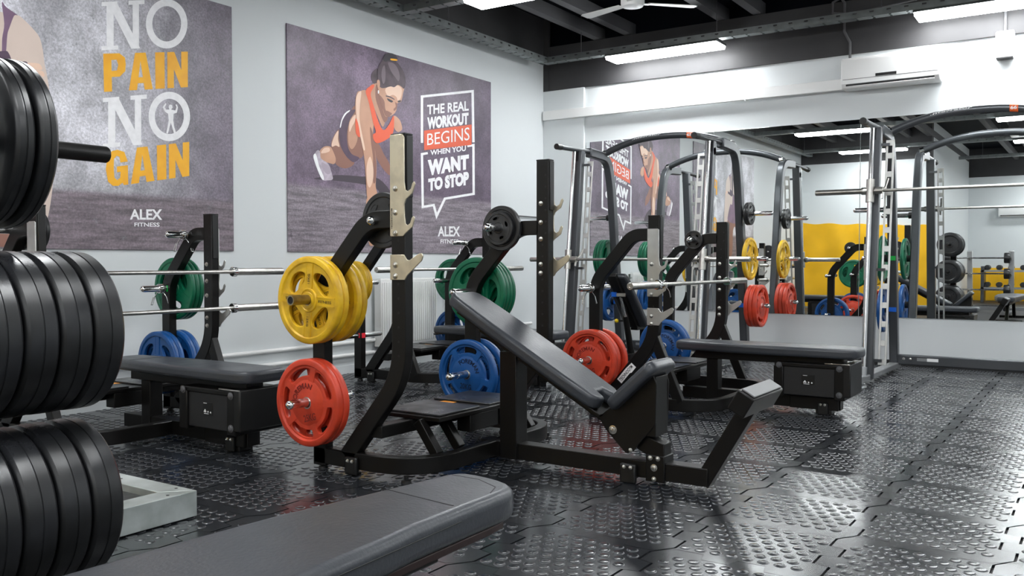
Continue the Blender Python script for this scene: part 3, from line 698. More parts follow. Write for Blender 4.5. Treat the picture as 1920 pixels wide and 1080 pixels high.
# ---------------------------------------------------------------- olympic benches
def bolt(mb, x, y, z, s, r=.011):                 # domed bolt head on a face looking along s*y
    mb.lathe([(r*1.35, 0), (r*1.35, s*.002), (r, s*.003), (r*.9, s*.008), (r*.4, s*.011)], 12, M=Matrix.Translation((x, y, z)))
def peg(parent, x, y0, y1, z):
    r = .0235
    return obj('peg', MB().lathe([(.004, y0), (.012, y0+.003), (r-.003, y0+.012), (r, y0+.024), (r, y1-.024), (r-.003, y1-.012), (.012, y1-.003), (.004, y1)], 20, M=Matrix.Translation((x, 0, z))), chrome, parent)
HOOK = [(-.046,1.20),(.036,1.20),(.052,1.215),(.095,1.245),(.108,1.285),(.101,1.296),(.09,1.288),(.08,1.262),(.062,1.252),(.050,1.262),(.044,1.30),(.044,1.355),(.055,1.378),(.095,1.405),(.112,1.448),(.105,1.460),(.094,1.452),(.084,1.425),(.064,1.414),(.050,1.424),(.044,1.46),(.044,1.672),(.032,1.69),(-.046,1.69)]
LOW = [(-.046,.99),(.046,.99),(.060,1.012),(.150,1.083),(.158,1.105),(.150,1.118),(.138,1.118),(.075,1.085),(.058,1.088),(.040,1.112),(-.046,1.112)]
def olympic_bench(label, X, Yn, Yf, incline, hook_m, pegs, labels, prefix):
    yc = (Yn + Yf)/2 + .03; t = thing('olympic_bench', label, 'bench', (X, yc, 0))
    top = 1.69 if incline else 1.40; dz = 0 if incline else -.37; px = -.545 if incline else -.475
    D = .058
    for side, Y in ((-1, Yn), (1, Yf)):
        y0 = Y - yc; y1 = y0 + D
        up = obj('upright', MB().strip(rnd([(0, top), (0, .52), (-.36, .085)], .14), .088, y0, y1), frame_m, t, .004)
        yo = y0 if side < 0 else y1
        obj('hook_plate', MB().prism([(a, min(b, 1.69 if incline else 1.68)+dz) for a, b in HOOK] , yo, yo + side*.007), hook_m, up, .002)
        obj('safety_hook', MB().prism([(a, b+dz*.98) for a, b in LOW], yo, yo + side*.008), hook_m, up, .002)
        mb = MB()
        for zz in (1.43, 1.315, 1.215, 1.062, 1.008):
            bolt(mb, -.012, yo + side*.0075, zz+dz, side); bolt(mb, -.012, y0 if side > 0 else y1, zz+dz, -side)
        obj('bolts', mb, steel, up, kind='stuff')
        obj('guard_strip', MB().box((.044, y0+.006, top-.30), (.052, y1-.006, top-.004)), black_p, up, .003)
        bx('end_cap', (-.045, y0-.001, top-.002), (.045, y1+.001, top+.006), black_p, up, .002)
        mb = MB()
        for zz in np.arange(.62, top-.02, .07): mb.lathe([(.006, y0-.0006), (.0065, y0+.001)], 10, M=Matrix.Translation((.022 if zz > 1.2 else .0, 0, zz)))
        obj('adjust_holes', mb, seam_m, up, kind='stuff')
        ah = 1.285 if incline else 1.27
        arm = obj('storage_arm', MB().strip(rnd([(-.03, ah), (-.17 if not incline else -.21, ah), (px, .93), (px, .02)], [.16, .10], 8), .088, y0, y1), frame_m, t, .004)
        for z, xx, a, b in pegs[side]:
            pg = peg(arm, xx if xx is not None else px, y0 - a, y1 + b, z)
        for z, lm in labels.get(side, ()):
            bx('weight_label', (px-.028, y0-.0015, z-.022), (px+.028, y0+.001, z+.022), lm, arm, .0005)
            bx('weight_label', (px+.042, y0+.006, z-.022), (px+.0455, y1-.006, z+.022), lm, arm, .0005)
        # base rail: from the storage post along x, then curving in to the spine
        s = side; ye = y0 + D/2
        xe = .10 if incline else .42
        path = rnd([(px-.04, ye), (xe, ye), (xe, ye - s*(abs(ye) - .02))], .42, 10)
        obj('base_rail', MB().strip(path, D, .03, .115, 'z'), frame_m, t, .005)
        if incline:
            obj('brace', MB().strip([(-.08, .26), (.04, .10)], .05, ye - s*.22 - .025, ye - s*.22 + .025), frame_m, t, .004)
            obj('brace', MB().strip([(-.10, .27), (.03, .10)], .05, ye - s*.42 - .025, ye - s*.42 + .025), frame_m, t, .004)
        else:
            obj('front_strut', MB().strip([(-.01, .56), (.19, .09)], .070, y0+.004, y1-.004), frame_m, t, .004)
        for fx in (px, -.31, .02 if incline else .30):
            mb = MB().lathe([(.012, .034), (.012, .014), (.024, .012), (.026, 0)], 14, 'z', Matrix.Translation((fx, ye, 0)))
            obj('levelling_foot', mb, black_p, t)
        mb = MB().box((-.345, (y0 if s < 0 else y1) + s*.012 - .012, .004), (-.265, (y0 if s < 0 else y1) + s*.012 + .012, .095))
        obj('foot_bracket', mb, black_p, t, .008); mb = MB()
        for q in (-.32, -.29): bolt(mb, q, (y0 if s < 0 else y1) + s*.024, .075, s, .007)
        obj('bolts', mb, steel, t, kind='stuff')
    # spotter platform between the frames
    st = obj('step_platform', MB().box((-.40, -.43, .262), (.045, .43, .284)), frame_m, t, .004)
    for a, b in ((-.40, -.045), (.045, .40)): bx('rubber_pad', (-.375, a, .2845), (.02, b, .294), rubber, st, .003)
    bx('caution_label', (-.29, -.035, .2842), (-.20, .035, .2856), amber_s, st, .0003)
    bx('platform_beam', (-.20, Yn-yc+.02, .20), (-.13, Yf-yc+.03, .262), frame_m, t, .004)
    bx('platform_block', (-.05, -.16, .17), (.04, .10, .262), frame_m, t, .004)
    return t, yc
def pad_mesh(name, outline, z0, z1, m, parent, bev=.022, seg=5):
    return obj(name, MB().prism(outline, z0, z1, 'z'), m, parent, bev, seg, ang=60)
def rrect(x0, y0, x1, y1, r, n=5):
    o = []
    for cx, cy, a in ((x1-r, y1-r, 0), (x0+r, y1-r, PI/2), (x0+r, y0+r, PI), (x1-r, y0+r, 3*PI/2)):
        o += [(cx + r*math.cos(a+PI/2*i/n), cy + r*math.sin(a+PI/2*i/n)) for i in range(n+1)]
    return o
def flat_parts(t):
    bx('post', (.145, -.045, .04), (.235, .045, .40), frame_m, t, .004)
    bx('spine', (-.05, -.04, .032), (1.13, .04, .118), frame_m, t, .004)
    bx('seat_rail', (.06, -.06, .345), (1.15, .06, .41), frame_m, t, .004)
    pd = pad_mesh('pad', [(p[0], p[1]) for p in [(-.09,-.085),(-.05,-.115),(.30,-.15),(.62,-.165),(1.20,-.165),(1.25,-.135),(1.265,-.08),(1.265,.08),(1.25,.135),(1.20,.165),(.62,.165),(.30,.15),(-.05,.115),(-.09,.085),(-.10,.0)]], .405, .475, vinyl_m, t)
    obj('seam', MB().box((.17, -.140, .4752), (.174, .140, .4763)), seam_m, pd)
    sh_ = bx('shroud', (.70, -.155, .135), (1.17, .155, .35), shroud_m, t, .006)
    bx('shroud_top_bar', (.70, -.165, .335), (1.20, .165, .365), frame_m, sh_, .006)
    for q in (.695, 1.115): bx('shroud_edge', (q, -.170, .12), (q+.07, .170, .34), frame_m, sh_, .006)
    bx('end_block', (1.17, -.17, .145), (1.225, .17, .375), black_p, t, .008)
    bx('badge', (.89, -.1575, .215), (.98, -.155, .285), black_p, sh_, .001)
    mb = MB().box((.905, -.1582, .219), (.945, -.157, .222)).box((.90, -.1582, .278), (.93, -.157, .281))
    for q, z in ((.908, .232), (.920, .232), (.914, .240), (.940, .232), (.962, .230)): mb.lathe([(.0055, -.158), (.005, -.1585)], 10, M=Matrix.Translation((q, 0, z)))
    obj('badge_mark', mb, whitel, sh_, kind='stuff')
    mb = MB()
    for x, z in ((.735, .345), (1.15, .34), (1.15, .16)): bolt(mb, x, -.1705, z, -1, .016)
    obj('bolts', mb, joist_m, sh_, kind='stuff')
    bx('grip_rod', (1.05, -.172, .368), (1.22, -.164, .376), steel, t, .002)
    bx('rear_leg', (.78, -.06, .03), (1.12, .06, .12), frame_m, t, .005)
    bx('foot_bracket', (.98, -.075, .0), (1.05, -.055, .085), black_p, t, .006)
    mb = MB()
    for q in (1.0, 1.03): bolt(mb, q, -.0755, .07, -1, .007)
    obj('bolts', mb, steel, t, kind='stuff')
    bx('rear_foot', (.96, -.05, 0), (1.07, .05, .03), black_p, t, .004)
PH, PM, PLO = 1.265, .885, .36
# incline bench in the middle of the picture
N = .235
t, yc = olympic_bench('black incline bench press station in the middle, yellow and red plates on its near post', -2.85, 3.28, 4.60, True, zinc,
    {-1: [(1.28, -.16, .04, .20), (PM, None, .16, .20), (PLO, None, .22, .19)], 1: [(1.285, -.285, .20, .04), (PM, None, .20, .26), (PLO, None, .24, .20)]}, {}, 'incline')
bx('seat_post', (.16, -.06, .03), (.265, .05, .60), frame_m, t, .004)
bx('spine', (.02, -.045, .03), (1.32, .045, .115), frame_m, t, .004)
# inclined back pad
def tilt(x, z, a): return Matrix.Translation((x, 0, z)) @ Matrix.Rotation(a, 4, 'Y')
A = math.radians(29)
out = [(-.53,-.09),(-.50,-.125),(-.42,-.14),(-.20,-.15),(.30,-.15),(.48,-.14),(.52,-.11),(.53,-.05),(.46,-.03),(.46,.03),(.53,.05),(.52,.11),(.48,.14),(.30,.15),(-.20,.15),(-.42,.14),(-.50,.125),(-.53,.09)]
mb = MB().prism(out, -.07, 0, 'z'); M = tilt(.335, .66, A); mb.v = [tuple(M @ Vector(p)) for p in mb.v]
obj('back_pad', mb, vinyl_m, t, .022, 5, ang=60)
mb = MB().box((-.44, -.11, -.085), (.56, .11, -.07), M); mb.box((-.30, -.05, -.12), (.60, .05, -.085), M); obj('pad_board', mb, frame_m, t, .003)
# seat with its bracket
M2 = tilt(.94, .505, math.radians(-43))
mb = MB().prism(rrect(-.165, -.14, .165, .14, .05), -.06, 0, 'z'); mb.v = [tuple(M2 @ Vector(p)) for p in mb.v]
obj('seat_pad', mb, vinyl_m, t, .02, 5, ang=60)
side = rnd([(.80, .34), (.90, .41), (1.05, .555), (1.075, .50), (1.07, .30), (.985, .20), (.955, .16), (.915, .145), (.80, .255), (.765, .31), (.80, .34)], .012, 2)[:-1]
mb = MB()
for y in (-.075, .063): mb.prism(side, y, y+.012)
mb.box((1.02, -.07, .24), (1.07, .07, .53)); mb.box((.83, -.05, .26), (.98, .05, .32))
obj('seat_bracket', mb, frame_m, t, .003); mb = MB(); bolt(mb, .845, -.0755, .255, -1, .016); bolt(mb, .94, -.0755, .165, -1, .008); obj('bolts', mb, steel, t, kind='stuff')
obj('seat_stem', MB().strip([(.90, .25), (1.01, .19), (1.06, .175), (1.06, .04)], .085, -.043, .043), frame_m, t, .005)
bx('clamp', (1.01, -.055, .02), (1.11, .055, .15), frame_m, t, .005); mb = MB()
for x, z in ((1.055, .09), (1.055, .035), (1.035, .135), (1.075, .135)): bolt(mb, x, -.0555, z, -1, .013 if z == .09 else .009)
obj('bolts', mb, steel, t, kind='stuff')
bx('foot_bracket', (.88, -.075, .0), (.965, -.05, .095), black_p, t, .008); mb = MB()
for x in (.905, .94): bolt(mb, x, -.0755, .08, -1, .007)
obj('bolts', mb, steel, t, kind='stuff')
obj('footrest_arm', MB().strip([(1.05, .072), (1.31, .072), (1.31, .072)][:2], .082, -.036, .036).strip([(1.285, .04), (1.53, .46)], .075, -.036, .036), frame_m, t, .004)
M3 = tilt(1.53, .455, math.radians(30)); f = obj('footrest', MB().box((-.042, -.21, -.045), (.042, .21, .055), M3), frame_m, t, .006)
fr = MB().box((-.033, -.19, .056), (.033, .19, .064), M3); obj('tread', fr, mat('grey_tread', (.16, .16, .165), .5), f, .003)
hp = [c for u in t.children if u.name.startswith('upright') for c in u.children if c.name.startswith('hook_plate')][0]
yv = 3.28 - yc - .0075
def fv(u, v, h): return Vector((-.030 - v*.009, yv, 1.235 + u*.10))
obj('maker_lettering', text_flat('TECHNOGYM', fv, .03), blackl, hp)
pg_ = MB().lathe([(.019,-.19),(.0255,-.19),(.0255,-.02),(.019,-.02)], 28, M=Matrix.Translation((-.545, 3.28-yc, PM)), closed=True)
sl_ = obj('peg_sleeve', pg_, mat('worn_brass_steel', (.42, .36, .22), .35, 1, var=.3, vscale=30), [u for u in t.children if u.name.startswith('storage_arm')][0])
obj('peg_bore', MB().lathe([(.001, -.188), (.019, -.188), (.019, -.187), (.001, -.187)], 24, M=Matrix.Translation((-.545, 3.28-yc, PM))), seam_m, sl_)
X = -2.85; pxx = X - .545
stack('yellow', 2, pxx, 3.28, PM, -1, 'yellow plate outward', 'on the near upper peg of the middle bench', roll0=-.25)
stack('yellow', 2, pxx, 3.338, PM, 1, 'yellow plate', 'behind the near post of the middle bench', roll0=.2)
stack('red', 2, pxx, 3.28, PLO, -1, 'red plate outward from the post', 'on the near lower peg of the middle bench', roll0=-.68)
plate('black28', 'dark round plate behind the curved arm of the middle bench', (X-.16, 3.36, 1.285))
plate('black28', 'larger black plate on the far arm peg of the middle bench, against the tube', (X-.285, 4.583, 1.285))
plate('black20', 'smaller black plate capping the larger one on the far arm of the middle bench', (X-.285, 4.553, 1.285), 0, .4)
stack('green', 4, pxx, 4.66, PM, 1, 'green plate', 'behind the far arm of the middle bench', roll0=.9)
stack('blue', 1, pxx, 4.60, PLO, -1, 'blue lettered plate', 'under the raised pad end of the middle bench', roll0=.1)
stack('blue', 1, pxx, 4.66, PLO, 1, 'blue plate half hidden', 'behind the far post of the middle bench')
# flat bench by the poster wall, left
t, yc = olympic_bench('black flat bench press station on the left under the slogan poster', -5.145, 2.74, 3.94, False, nickel,
    {-1: [(PH, -.23, .10, .125), (PM, None, .26, .26), (PLO, None, .26, .26)], 1: [(PH, -.23, .17, .04), (PM, None, .20, .24), (PLO, None, .24, .24)]}, {1: [(PM, green_s)]}, 'left')
flat_parts(t); LX = -5.145; lx = LX - .475
stack('green', 3, lx, 4.0, PM, 1, 'green plate', 'behind the far storage post of the left bench', roll0=.3)
stack('blue_grip', 2, lx, 3.94, PLO, -1, 'blue plate', 'on the near side of the left bench far post')
stack('blue_grip', 2, lx, 4.0, PLO, 1, 'blue plate', 'behind the far post of the left bench', roll0=.8)
stack('black24', 4, LX-.23, 2.800, PH, 1, 'small black plate', 'on the near arm of the left bench below the overhead discs')
spring_collar('spring collar on the top peg of the left bench', LX-.23, 3.915, PH)
spring_collar('spring collar on the middle peg of the left bench beside a green label', lx, 3.90, PM)
barbell('upper barbell across the left bench hooks', LX+.122, 3.39, 1.008); barbell('lower barbell on the safety hooks of the left bench', LX+.115, 3.39, .757)
# flat bench by the radiator
t, yc = olympic_bench('black flat bench press station in front of the radiator', -5.155, 5.92, 7.25, False, nickel,
    {-1: [(PM, None, .12, .22), (.41, None, .26, .26)], 1: [(PH, -.23, .24, .04), (PM, None, .24, .24), (PLO, None, .24, .24)]}, {-1: [(.41, red_s)]}, 'radiator')
flat_parts(t); GX = -5.155; gx_ = GX - .475
stack('thin_yellow', 4, gx_-.01, 5.92, PM, -1, 'thin yellow plate', 'on the near post of the bench at the radiator')
stack('green', 2, gx_, 7.308, PM, 1, 'green plate', 'on the far post of the bench at the radiator', roll0=.2)
stack('blue_grip', 2, gx_, 7.308, PLO, 1, 'blue plate', 'on the far post of the bench at the radiator')
spring_collar('spring collar hanging on the top peg of the bench at the radiator', GX-.23, 7.21, PH)
barbell('barbell across the bench at the radiator, seen behind the middle bench', GX+.122, 6.62, 1.008)
# flat bench on the right
t, yc = olympic_bench('black flat bench press station right of the middle one, facing the mirrors', -2.67, 5.80, 7.12, False, nickel,
    {-1: [(PM, None, .22, .18), (PLO, None, .22, .22)], 1: [(1.26, -.235, .13, .04), (PM, None, .24, .24), (PLO, None, .24, .24)]}, {}, 'right')
flat_parts(t); FX = -2.67; fx_ = FX - .475
stack('red', 2, fx_, 5.80, PLO, -1, 'red plate outward', 'on the near post of the right bench', roll0=-.53)
stack('red', 1, fx_, 5.87, PLO, 1, 'single red plate', 'behind the near post of the right bench', roll0=.3)
stack('blue', 2, fx_, 7.12, PLO, -1, 'blue plate', 'on the right bench far post, behind the pad', roll0=.2)
plate('black16', 'smallest black plate on the far arm of the right bench', (FX-.235, 7.105, 1.26))
spring_collar('spring collar on the near post of the right bench', fx_, 5.73, PM); spring_collar('spring collar on the far post of the right bench', fx_, 7.06, PM)
barbell('barbell resting in the hooks of the right bench', FX+.085, 6.36, .915+.003)
b = [o for o in t.children if o.name.startswith('upright')][0]       # maker's plate on the leaning leg
M = Matrix.Translation((-.21, 5.80-yc-.001, .275)) @ Matrix.Rotation(-math.radians(50), 4, 'Y')
mb = MB().prism([(-.085,-.022),(.02,-.022),(.03,-.030),(.085,-.030),(.085,.016),(.02,.024),(-.085,.024)], -.0006, 0); mb.v = [tuple(M @ Vector(p)) for p in mb.v]; obj('maker_label', mb, whitel, b)
def fn(u, v, h): return M @ Vector((-.075+u*.145, -.0012, -.014+v*.026))
obj('maker_lettering', text_flat('TECHNOGYM', fn, .02), blackl, b)
# ================================================================ smith machines
def smith(label, X, barz, num, extra=0):
    t = thing('smith_machine', label, 'smith machine', (X, 0, 0)); Wd_ = 1.50
    for k, x in ((-1, 0), (1, Wd_)):
        s = -k                                     # towards the middle
        obj('guide_rail', MB().tube([(x, 8.06, .08), (x, 8.31, 2.25)], .021, 16), chrome, t)
        fc = obj('front_column', MB().strip([(8.16, .06), (8.41, 2.26)], .075, x+s*.015-.045, x+s*.015+.045, 'x'), smith_d, t, .006)
        # slotted latch strip beside the column
        xs = x + s*.125; a, b = Vector((8.20, .18)), Vector((8.44, 2.15)); mb = MB(); n = 12
        mb.strip([tuple(a), tuple(b)], .012, xs-.035, xs-.018, 'x').strip([tuple(a), tuple(b)], .012, xs+.018, xs+.035, 'x')
        for i in range(n+1):
            u = a + (b-a)*(i/n); v = u + (b-a).normalized()*.05
            if i == n: u, v = b - (b-a).normalized()*.05, b
            mb.strip([tuple(u), tuple(v)], .012, xs-.018, xs+.018, 'x')
        obj('latch_strip', mb, nickel, t, .0015); 
        br = MB()
        for i in (0, 5, 12): u = a + (b-a)*(i/12*.96+.02); br.box((min(xs, x), u.x-.03, u.y-.012), (max(xs, x), u.x, u.y+.012))
        obj('strip_bracket', br, smith_d, t)
        rc = obj('rear_column', MB().strip(rnd([(8.62, 2.27), (9.06, 2.25), (9.16, 1.95), (9.42, .05)], [.22, .3], 8), .10, x-.04, x+.04, 'x'), smith_d, t, .012)
        obj('top_bar', MB().tube([(x, 7.98, 2.265), (x, 9.02, 2.285)], .026, 14), smith_d, t)
        obj('end_plug', MB().tube([(x, 7.94, 2.264), (x, 8.03, 2.266)], .031, 14), black_p, t)
        mb = MB().box((x-.02, 8.36, 2.07), (x+.02, 8.42, 2.26)); mb.lathe([(.004, -.03), (.035, -.03), (.035, .03), (.004, .03)], 16, 'x', Matrix.Translation((x, 8.40, 2.16)))
        obj('pulley', mb, black_p, t)
        bs = obj('base_foot', MB().strip(rnd([(7.74, .015), (7.80, .095), (8.0, .075), (9.52, .055)], .05), .055, x-.045, x+.045, 'x').box((x-.05, 7.72, 0), (x+.05, 7.98, .028)), smith_l, t, .010)
        obj('rail_foot', MB().tube([(x, 8.05, .05), (x, 8.068, .17)], .032, 14), smith_l, t)
        obj('rubber_buffer', MB().tube([(x-.06, 8.02, .04), (x-.06, 8.02, .20)], .035, 12), steel, t)
        for z, lm in ((1.58, None), (1.11, green_s), (.61, blue_s)):
            PLn = .32 if z > 1.2 else .25
            yy = 9.42 - (z-.05)/1.9*.26
            pg = peg(rc, yy, 0, PLn, z); pg.rotation_euler = (0, 0, PI/2 if k < 0 else -PI/2); 
            pg.location = (x + k*.04, yy, 0); pg.data.transform(Matrix.Translation((-yy, 0, 0)))
            obj('rubber_stop', MB().tube([(x+k*.035, yy, z), (x+k*.075, yy, z)], .036, 14), black_p, rc)
            if lm: bx('weight_label', (x+s*.0-.034, yy-.0545, z-.022), (x+.034, yy-.0505, z+.022), lm, rc, .0005)
        # bearing and bar end
        ry = 8.06 + (barz-.08)/2.17*.25
        obj('bearing', MB().tube([(x, ry-.012, barz-.10), (x, ry+.012, barz+.10)], .036, 16), steel, t)
        obj('bar_sleeve', MB().lathe([(.001, 0), (.020, .002), (.025, .006), (.025, .40), (.033, .40), (.033, .43), (.022, .45)], 22, 'x', Matrix.Translation((x+k*.47, ry, barz)) @ Matrix.Rotation(PI if k > 0 else 0, 4, 'Z')), steel, t)
        mb = MB().lathe([(.015, -.03), (.034, -.03), (.034, .03), (.015, .03)], 18, 'x', Matrix.Translation((x+s*.075, ry, barz)))
        mb.tube([(x+s*.10, ry, barz), (x+s*.115, ry+.05, barz+.035), (x+s*.125, ry+.11, barz+.11)], .010, 8)
        mb.tube([(x+s*.10, ry, barz), (x+s*.10, ry-.02, barz-.07)], .011, 8)
        obj('latch_hook', mb, steel, t)
    obj('bar', MB().lathe([(.014, .03), (.014, Wd_-.03)], 20, 'x', Matrix.Translation((0, ry, barz))), steel, t)
    n = 18; arch = []
    for i in range(n+1):
        u = i/n; arch.append((u*Wd_, 8.99, 2.285 + .155*(1-abs(2*u-1)**2.3)))
    a = obj('arch', MB().tube(arch, .037, 16), smith_d, t)
    for x in (0.02, Wd_-.02): obj('clamp_ring', MB().tube([(x-.02, 8.99, 2.285), (x+.02, 8.99, 2.295)], .045, 16), chrome, t)
    i0, i1 = 12, 13
    lab = [Vector(arch[12]), Vector(arch[13])]
    q0, q1 = lab[0], lab[0]*.2 + lab[1]*.8; vv = []
    for i in range(13):
        th = -PI*.35 + PI*.8*i/12
        for q in (q0, q1): vv.append((q.x, q.y - .0378*math.cos(th), q.z + .0378*math.sin(th)))
    obj('number_label', MB().add(vv, [(2*i, 2*i+1, 2*i+3, 2*i+2) for i in range(12)]), orange_s, a)
    c = lab[0]*.6 + lab[1]*.4
    def fn(u, v, h):
        th = PI + (.30 - v*.75); return Vector((c.x - .024 + u*.05, c.y + .0384*math.cos(th), c.z + .0384*math.sin(th) * -1 * -1 + .0))
    def fn2(u, v, h):
        th = -.35 + v*.85; return Vector((c.x - .026 + u*.05, c.y - .0386*math.cos(th), c.z + .0386*math.sin(th)))
    obj('number', text_flat(num, fn2, .03), whitel, a)
    def fn3(u, v, h):
        x = .36 + u*.34; f = x/Wd_; z = 2.285 + .155*(1-abs(2*f-1)**2.3); th = .05 + v*.75
        return Vector((x + v*.012, 8.99 - .0382*math.cos(th), z + .0382*math.sin(th)))
    obj('maker_lettering', text_flat('Integrator', fn3, .02), whitel, a)
    bm_ = bx('lower_beam', (.0, 9.385, .065), (Wd_, 9.445, .165), smith_d, t, .012)
    for q in (.09, .15): obj('bolt', MB().lathe([(.014, 0), (.012, -.006), (.004, -.010)], 12, M=Matrix.Translation((q, 9.384, .125))), steel, bm_)
    bx('sticker', (.21, 9.383, .11), (.30, 9.386, .14), smith_l, bm_, 0); bx('sticker', (.30, 9.383, .11), (.40, 9.386, .14), whitel, bm_, 0)
    return t
s5 = smith('gunmetal smith machine numbered 65, standing left with coloured plates on both flanks', -4.75, 1.10, '65')
s6 = smith('gunmetal smith machine numbered 66 at the frame edge, its bar latched high', -1.74, 1.695, '66')
def pegy(z): return 9.42 - (z-.05)/1.9*.26
def smith_stack(key, n, xside, z, d, what, where, **k): return stack(key, n, xside + d*.075, pegy(z), z, d, what, where, 'x', **k)
smith_stack('green', 3, -4.75, 1.11, -1, 'green plate', 'on the left flank of the machine numbered 65', roll0=.4)
smith_stack('blue_grip', 2, -4.75, .61, -1, 'blue plate', 'on the left flank of the machine numbered 65')
smith_stack('black24', 2, -3.25, 1.58, 1, 'black plate', 'on the right flank of the machine numbered 65')
smith_stack('yellow', 1, -3.25, 1.11, 1, 'single yellow plate', 'on the right flank of the machine numbered 65', roll0=.3)
smith_stack('red', 3, -3.25, .61, 1, 'red plate', 'on the right flank of the machine numbered 65', roll0=.2)
smith_stack('green', 1, -1.74, 1.11, -1, 'single green plate', 'on the left flank of the machine numbered 66')
smith_stack('blue_grip', 1, -1.74, .61, -1, 'single blue plate', 'on the left flank of the machine numbered 66')
# adjustable bench inside the left machine
t = thing('adjustable_bench', 'black adjustable bench with a raised back inside the machine numbered 65', 'bench', (-4.23, 8.75, 0))
def tx(y, z, a): return Matrix.Translation((0, y, z)) @ Matrix.Rotation(a, 4, 'X')
mb = MB().prism([(-.11, .36), (-.13, .30), (-.14, -.40), (.14, -.40), (.13, .30), (.11, .36)], -.065, 0, 'z')
M = tx(-.22, .70, math.radians(-47)) @ Matrix.Rotation(PI, 4, 'Z'); mb.v = [tuple(M @ Vector(p)) for p in mb.v]; obj('back_pad', mb, vinyl_m, t, .02, 4, ang=60)
mb = MB().box((-.05, -.34, -.12), (.05, .42, -.07), M); obj('back_frame', mb, frame_m, t, .004)
pad_mesh('seat_pad', rrect(-.14, .10, .14, .46, .05), .40, .465, vinyl_m, t)
bx('seat_frame', (-.04, -.05, .34), (.04, .46, .40), frame_m, t, .004)
obj('support_strut', MB().tube([(.0, -.36, .80), (.0, -.12, .10)], [.028, .036], 12), frame_m, t); obj('support_rod', MB().tube([(.0, -.40, .78), (.02, -.30, .50)], .018, 10), chrome, t)
bx('adjuster_clip', (-.07, -.45, .71), (-.01, -.39, .76), blue_s, t, .004); bx('adjuster_plate', (-.01, -.45, .715), (.09, -.43, .75), steel, t, .002)
obj('pull_knob', MB().lathe([(.002, -.022), (.016, -.016), (.022, 0), (.016, .016), (.002, .022)], 16, 'x', Matrix.Translation((-.09, -.28, .45))), mat('yellow_plastic', (.85, .62, .01), .35), t)
obj('knob_stem', MB().tube([(-.07, -.28, .45), (.0, -.22, .45)], .01, 8), black_p, t)
bx('base_beam', (-.04, -.55, .03), (.04, .62, .10), frame_m, t, .004)
for y in (-.55, .58): bx('base_foot', (-.27, y-.035, 0), (.27, y+.035, .05), frame_m, t, .004)
bx('seat_leg', (-.035, .16, .10), (.035, .24, .36), frame_m, t, .004)
# ================================================================ foreground
t = thing('plate_tree', 'black plate tree holding thick black bumper plates in the near left', 'plate rack', (-2.47, .72, 0))
bx('post', (-.05, -.05, .04), (.05, .05, 1.55), frame_m, t, .006); bx('base_bar', (-.05, -.55, .0), (.05, .34, .07), frame_m, t, .006); bx('base_bar', (-.42, -.04, 0), (.42, .04, .07), frame_m, t, .006)
for z, e in ((1.395, .82), (.890, .76), (.412, .76)):
    obj('peg', MB().lathe([(.003, -.55), (.022, -.55), (.0245, -.545), (.0245, e-.005), (.022, e), (.003, e)], 28, M=Matrix.Translation((0, 0, z))), frame_m, t)
    obj('peg_bore', MB().lathe([(.004, e-.001), (.019, e-.001), (.019, e+.0008), (.004, e+.0008)], 24, M=Matrix.Translation((0, 0, z))), seam_m, t)
TX = -2.47
def tree(key, z, ys, where):
    for i, y in enumerate(ys):
        plate(key, '%s black plate from the peg end on the %s peg of the plate tree' % (ORD[i], where), (TX, y, z - .0065 if key == 'bumper' else z), 0, .3*i + 0)
tree('thin', 1.395, (1.248, 1.188, 1.0, .94), 'top')
tree('bumper', .890, (1.408, 1.316, 1.224, 1.132, .95, .86), 'middle')
tree('bumper', .412, (1.398, 1.306, 1.214, 1.122, .94, .85), 'bottom')
t = thing('lifting_platform', 'galvanised steel framed platform corner behind the black plates', 'platform', (-3.18, 2.37, 0))
for nm, q in (('frame_beam', [(0, 0), (0, -1.6), (-.11, -1.49), (-.11, -.11)]), ('frame_beam', [(0, 0), (-.11, -.11), (-1.49, -.11), (-1.6, 0)]), ('frame_beam', [(-1.6, 0), (-1.49, -.11), (-1.49, -1.49), (-1.6, -1.6)]), ('frame_beam', [(-1.6, -1.6), (-1.49, -1.49), (-.11, -1.49), (0, -1.6)])):
    obj(nm, MB().prism(q, .006, .115, 'z'), galv, t, .003)
bx('rubber_infill', (-1.49, -1.49, .01), (-.11, -.11, .085), rubber, t, .004)
mb = MB()
for x, y in ((-.03, -.12), (-.10, -.03), (-.06, -.45), (-.45, -.06)): mb.lathe([(.007, .1145), (.007, .1158), (.003, .1160)], 10, 'z', Matrix.Translation((x, y, 0)))
obj('rivets', mb, seam_m, t, kind='stuff')
# flat bench nearest to the viewer
t = thing('flat_bench', 'long black flat bench with a rounded stitched end nearest the viewer', 'bench', (-1.5, 1.2, 0))
out = [(-.215,-1.15),(-.215,.05),(-.165,.45),(-.115,.78),(-.100,.86),(-.06,.90),(.03,.895),(.11,.87),(.155,.82),(.165,.74),(.170,.40),(.195,.05),(.195,-1.15)]
pd = pad_mesh('pad', smooth_poly(out, 2), .372, .46, vinyl_m, t, .028, 6)
obj('seam', MB().strip([(-.125, .615), (.0, .60), (.13, .585)], .004, .4595, .4608, 'z'), seam_m, pd)
obj('end_seam', MB().strip([(-.075, .845), (.02, .845), (.11, .80), (.135, .74)], .003, .4595, .4606, 'z'), seam_m, pd)
obj('side_seam', MB().strip([(.182, .55), (.205, .05), (.205, -1.1)], .003, .436, .4375, 'z'), seam_m, pd)
out2 = [(x*.90, y*.97) for x, y in out]
obj('pad_board', MB().prism(out2, .352, .373, 'z'), mat('maroon_board', (.02, .006, .005), .5), t, .003)
bx('support_rail', (-.03, -1.0, .30), (.07, .60, .352), frame_m, t, .004)
obj('leg', MB().strip([(.40, .34), (.62, .02)], .075, .0, .055, 'x'), mat('dark_green_metal', (.02, .022, .016), .3, .5), t, .006)
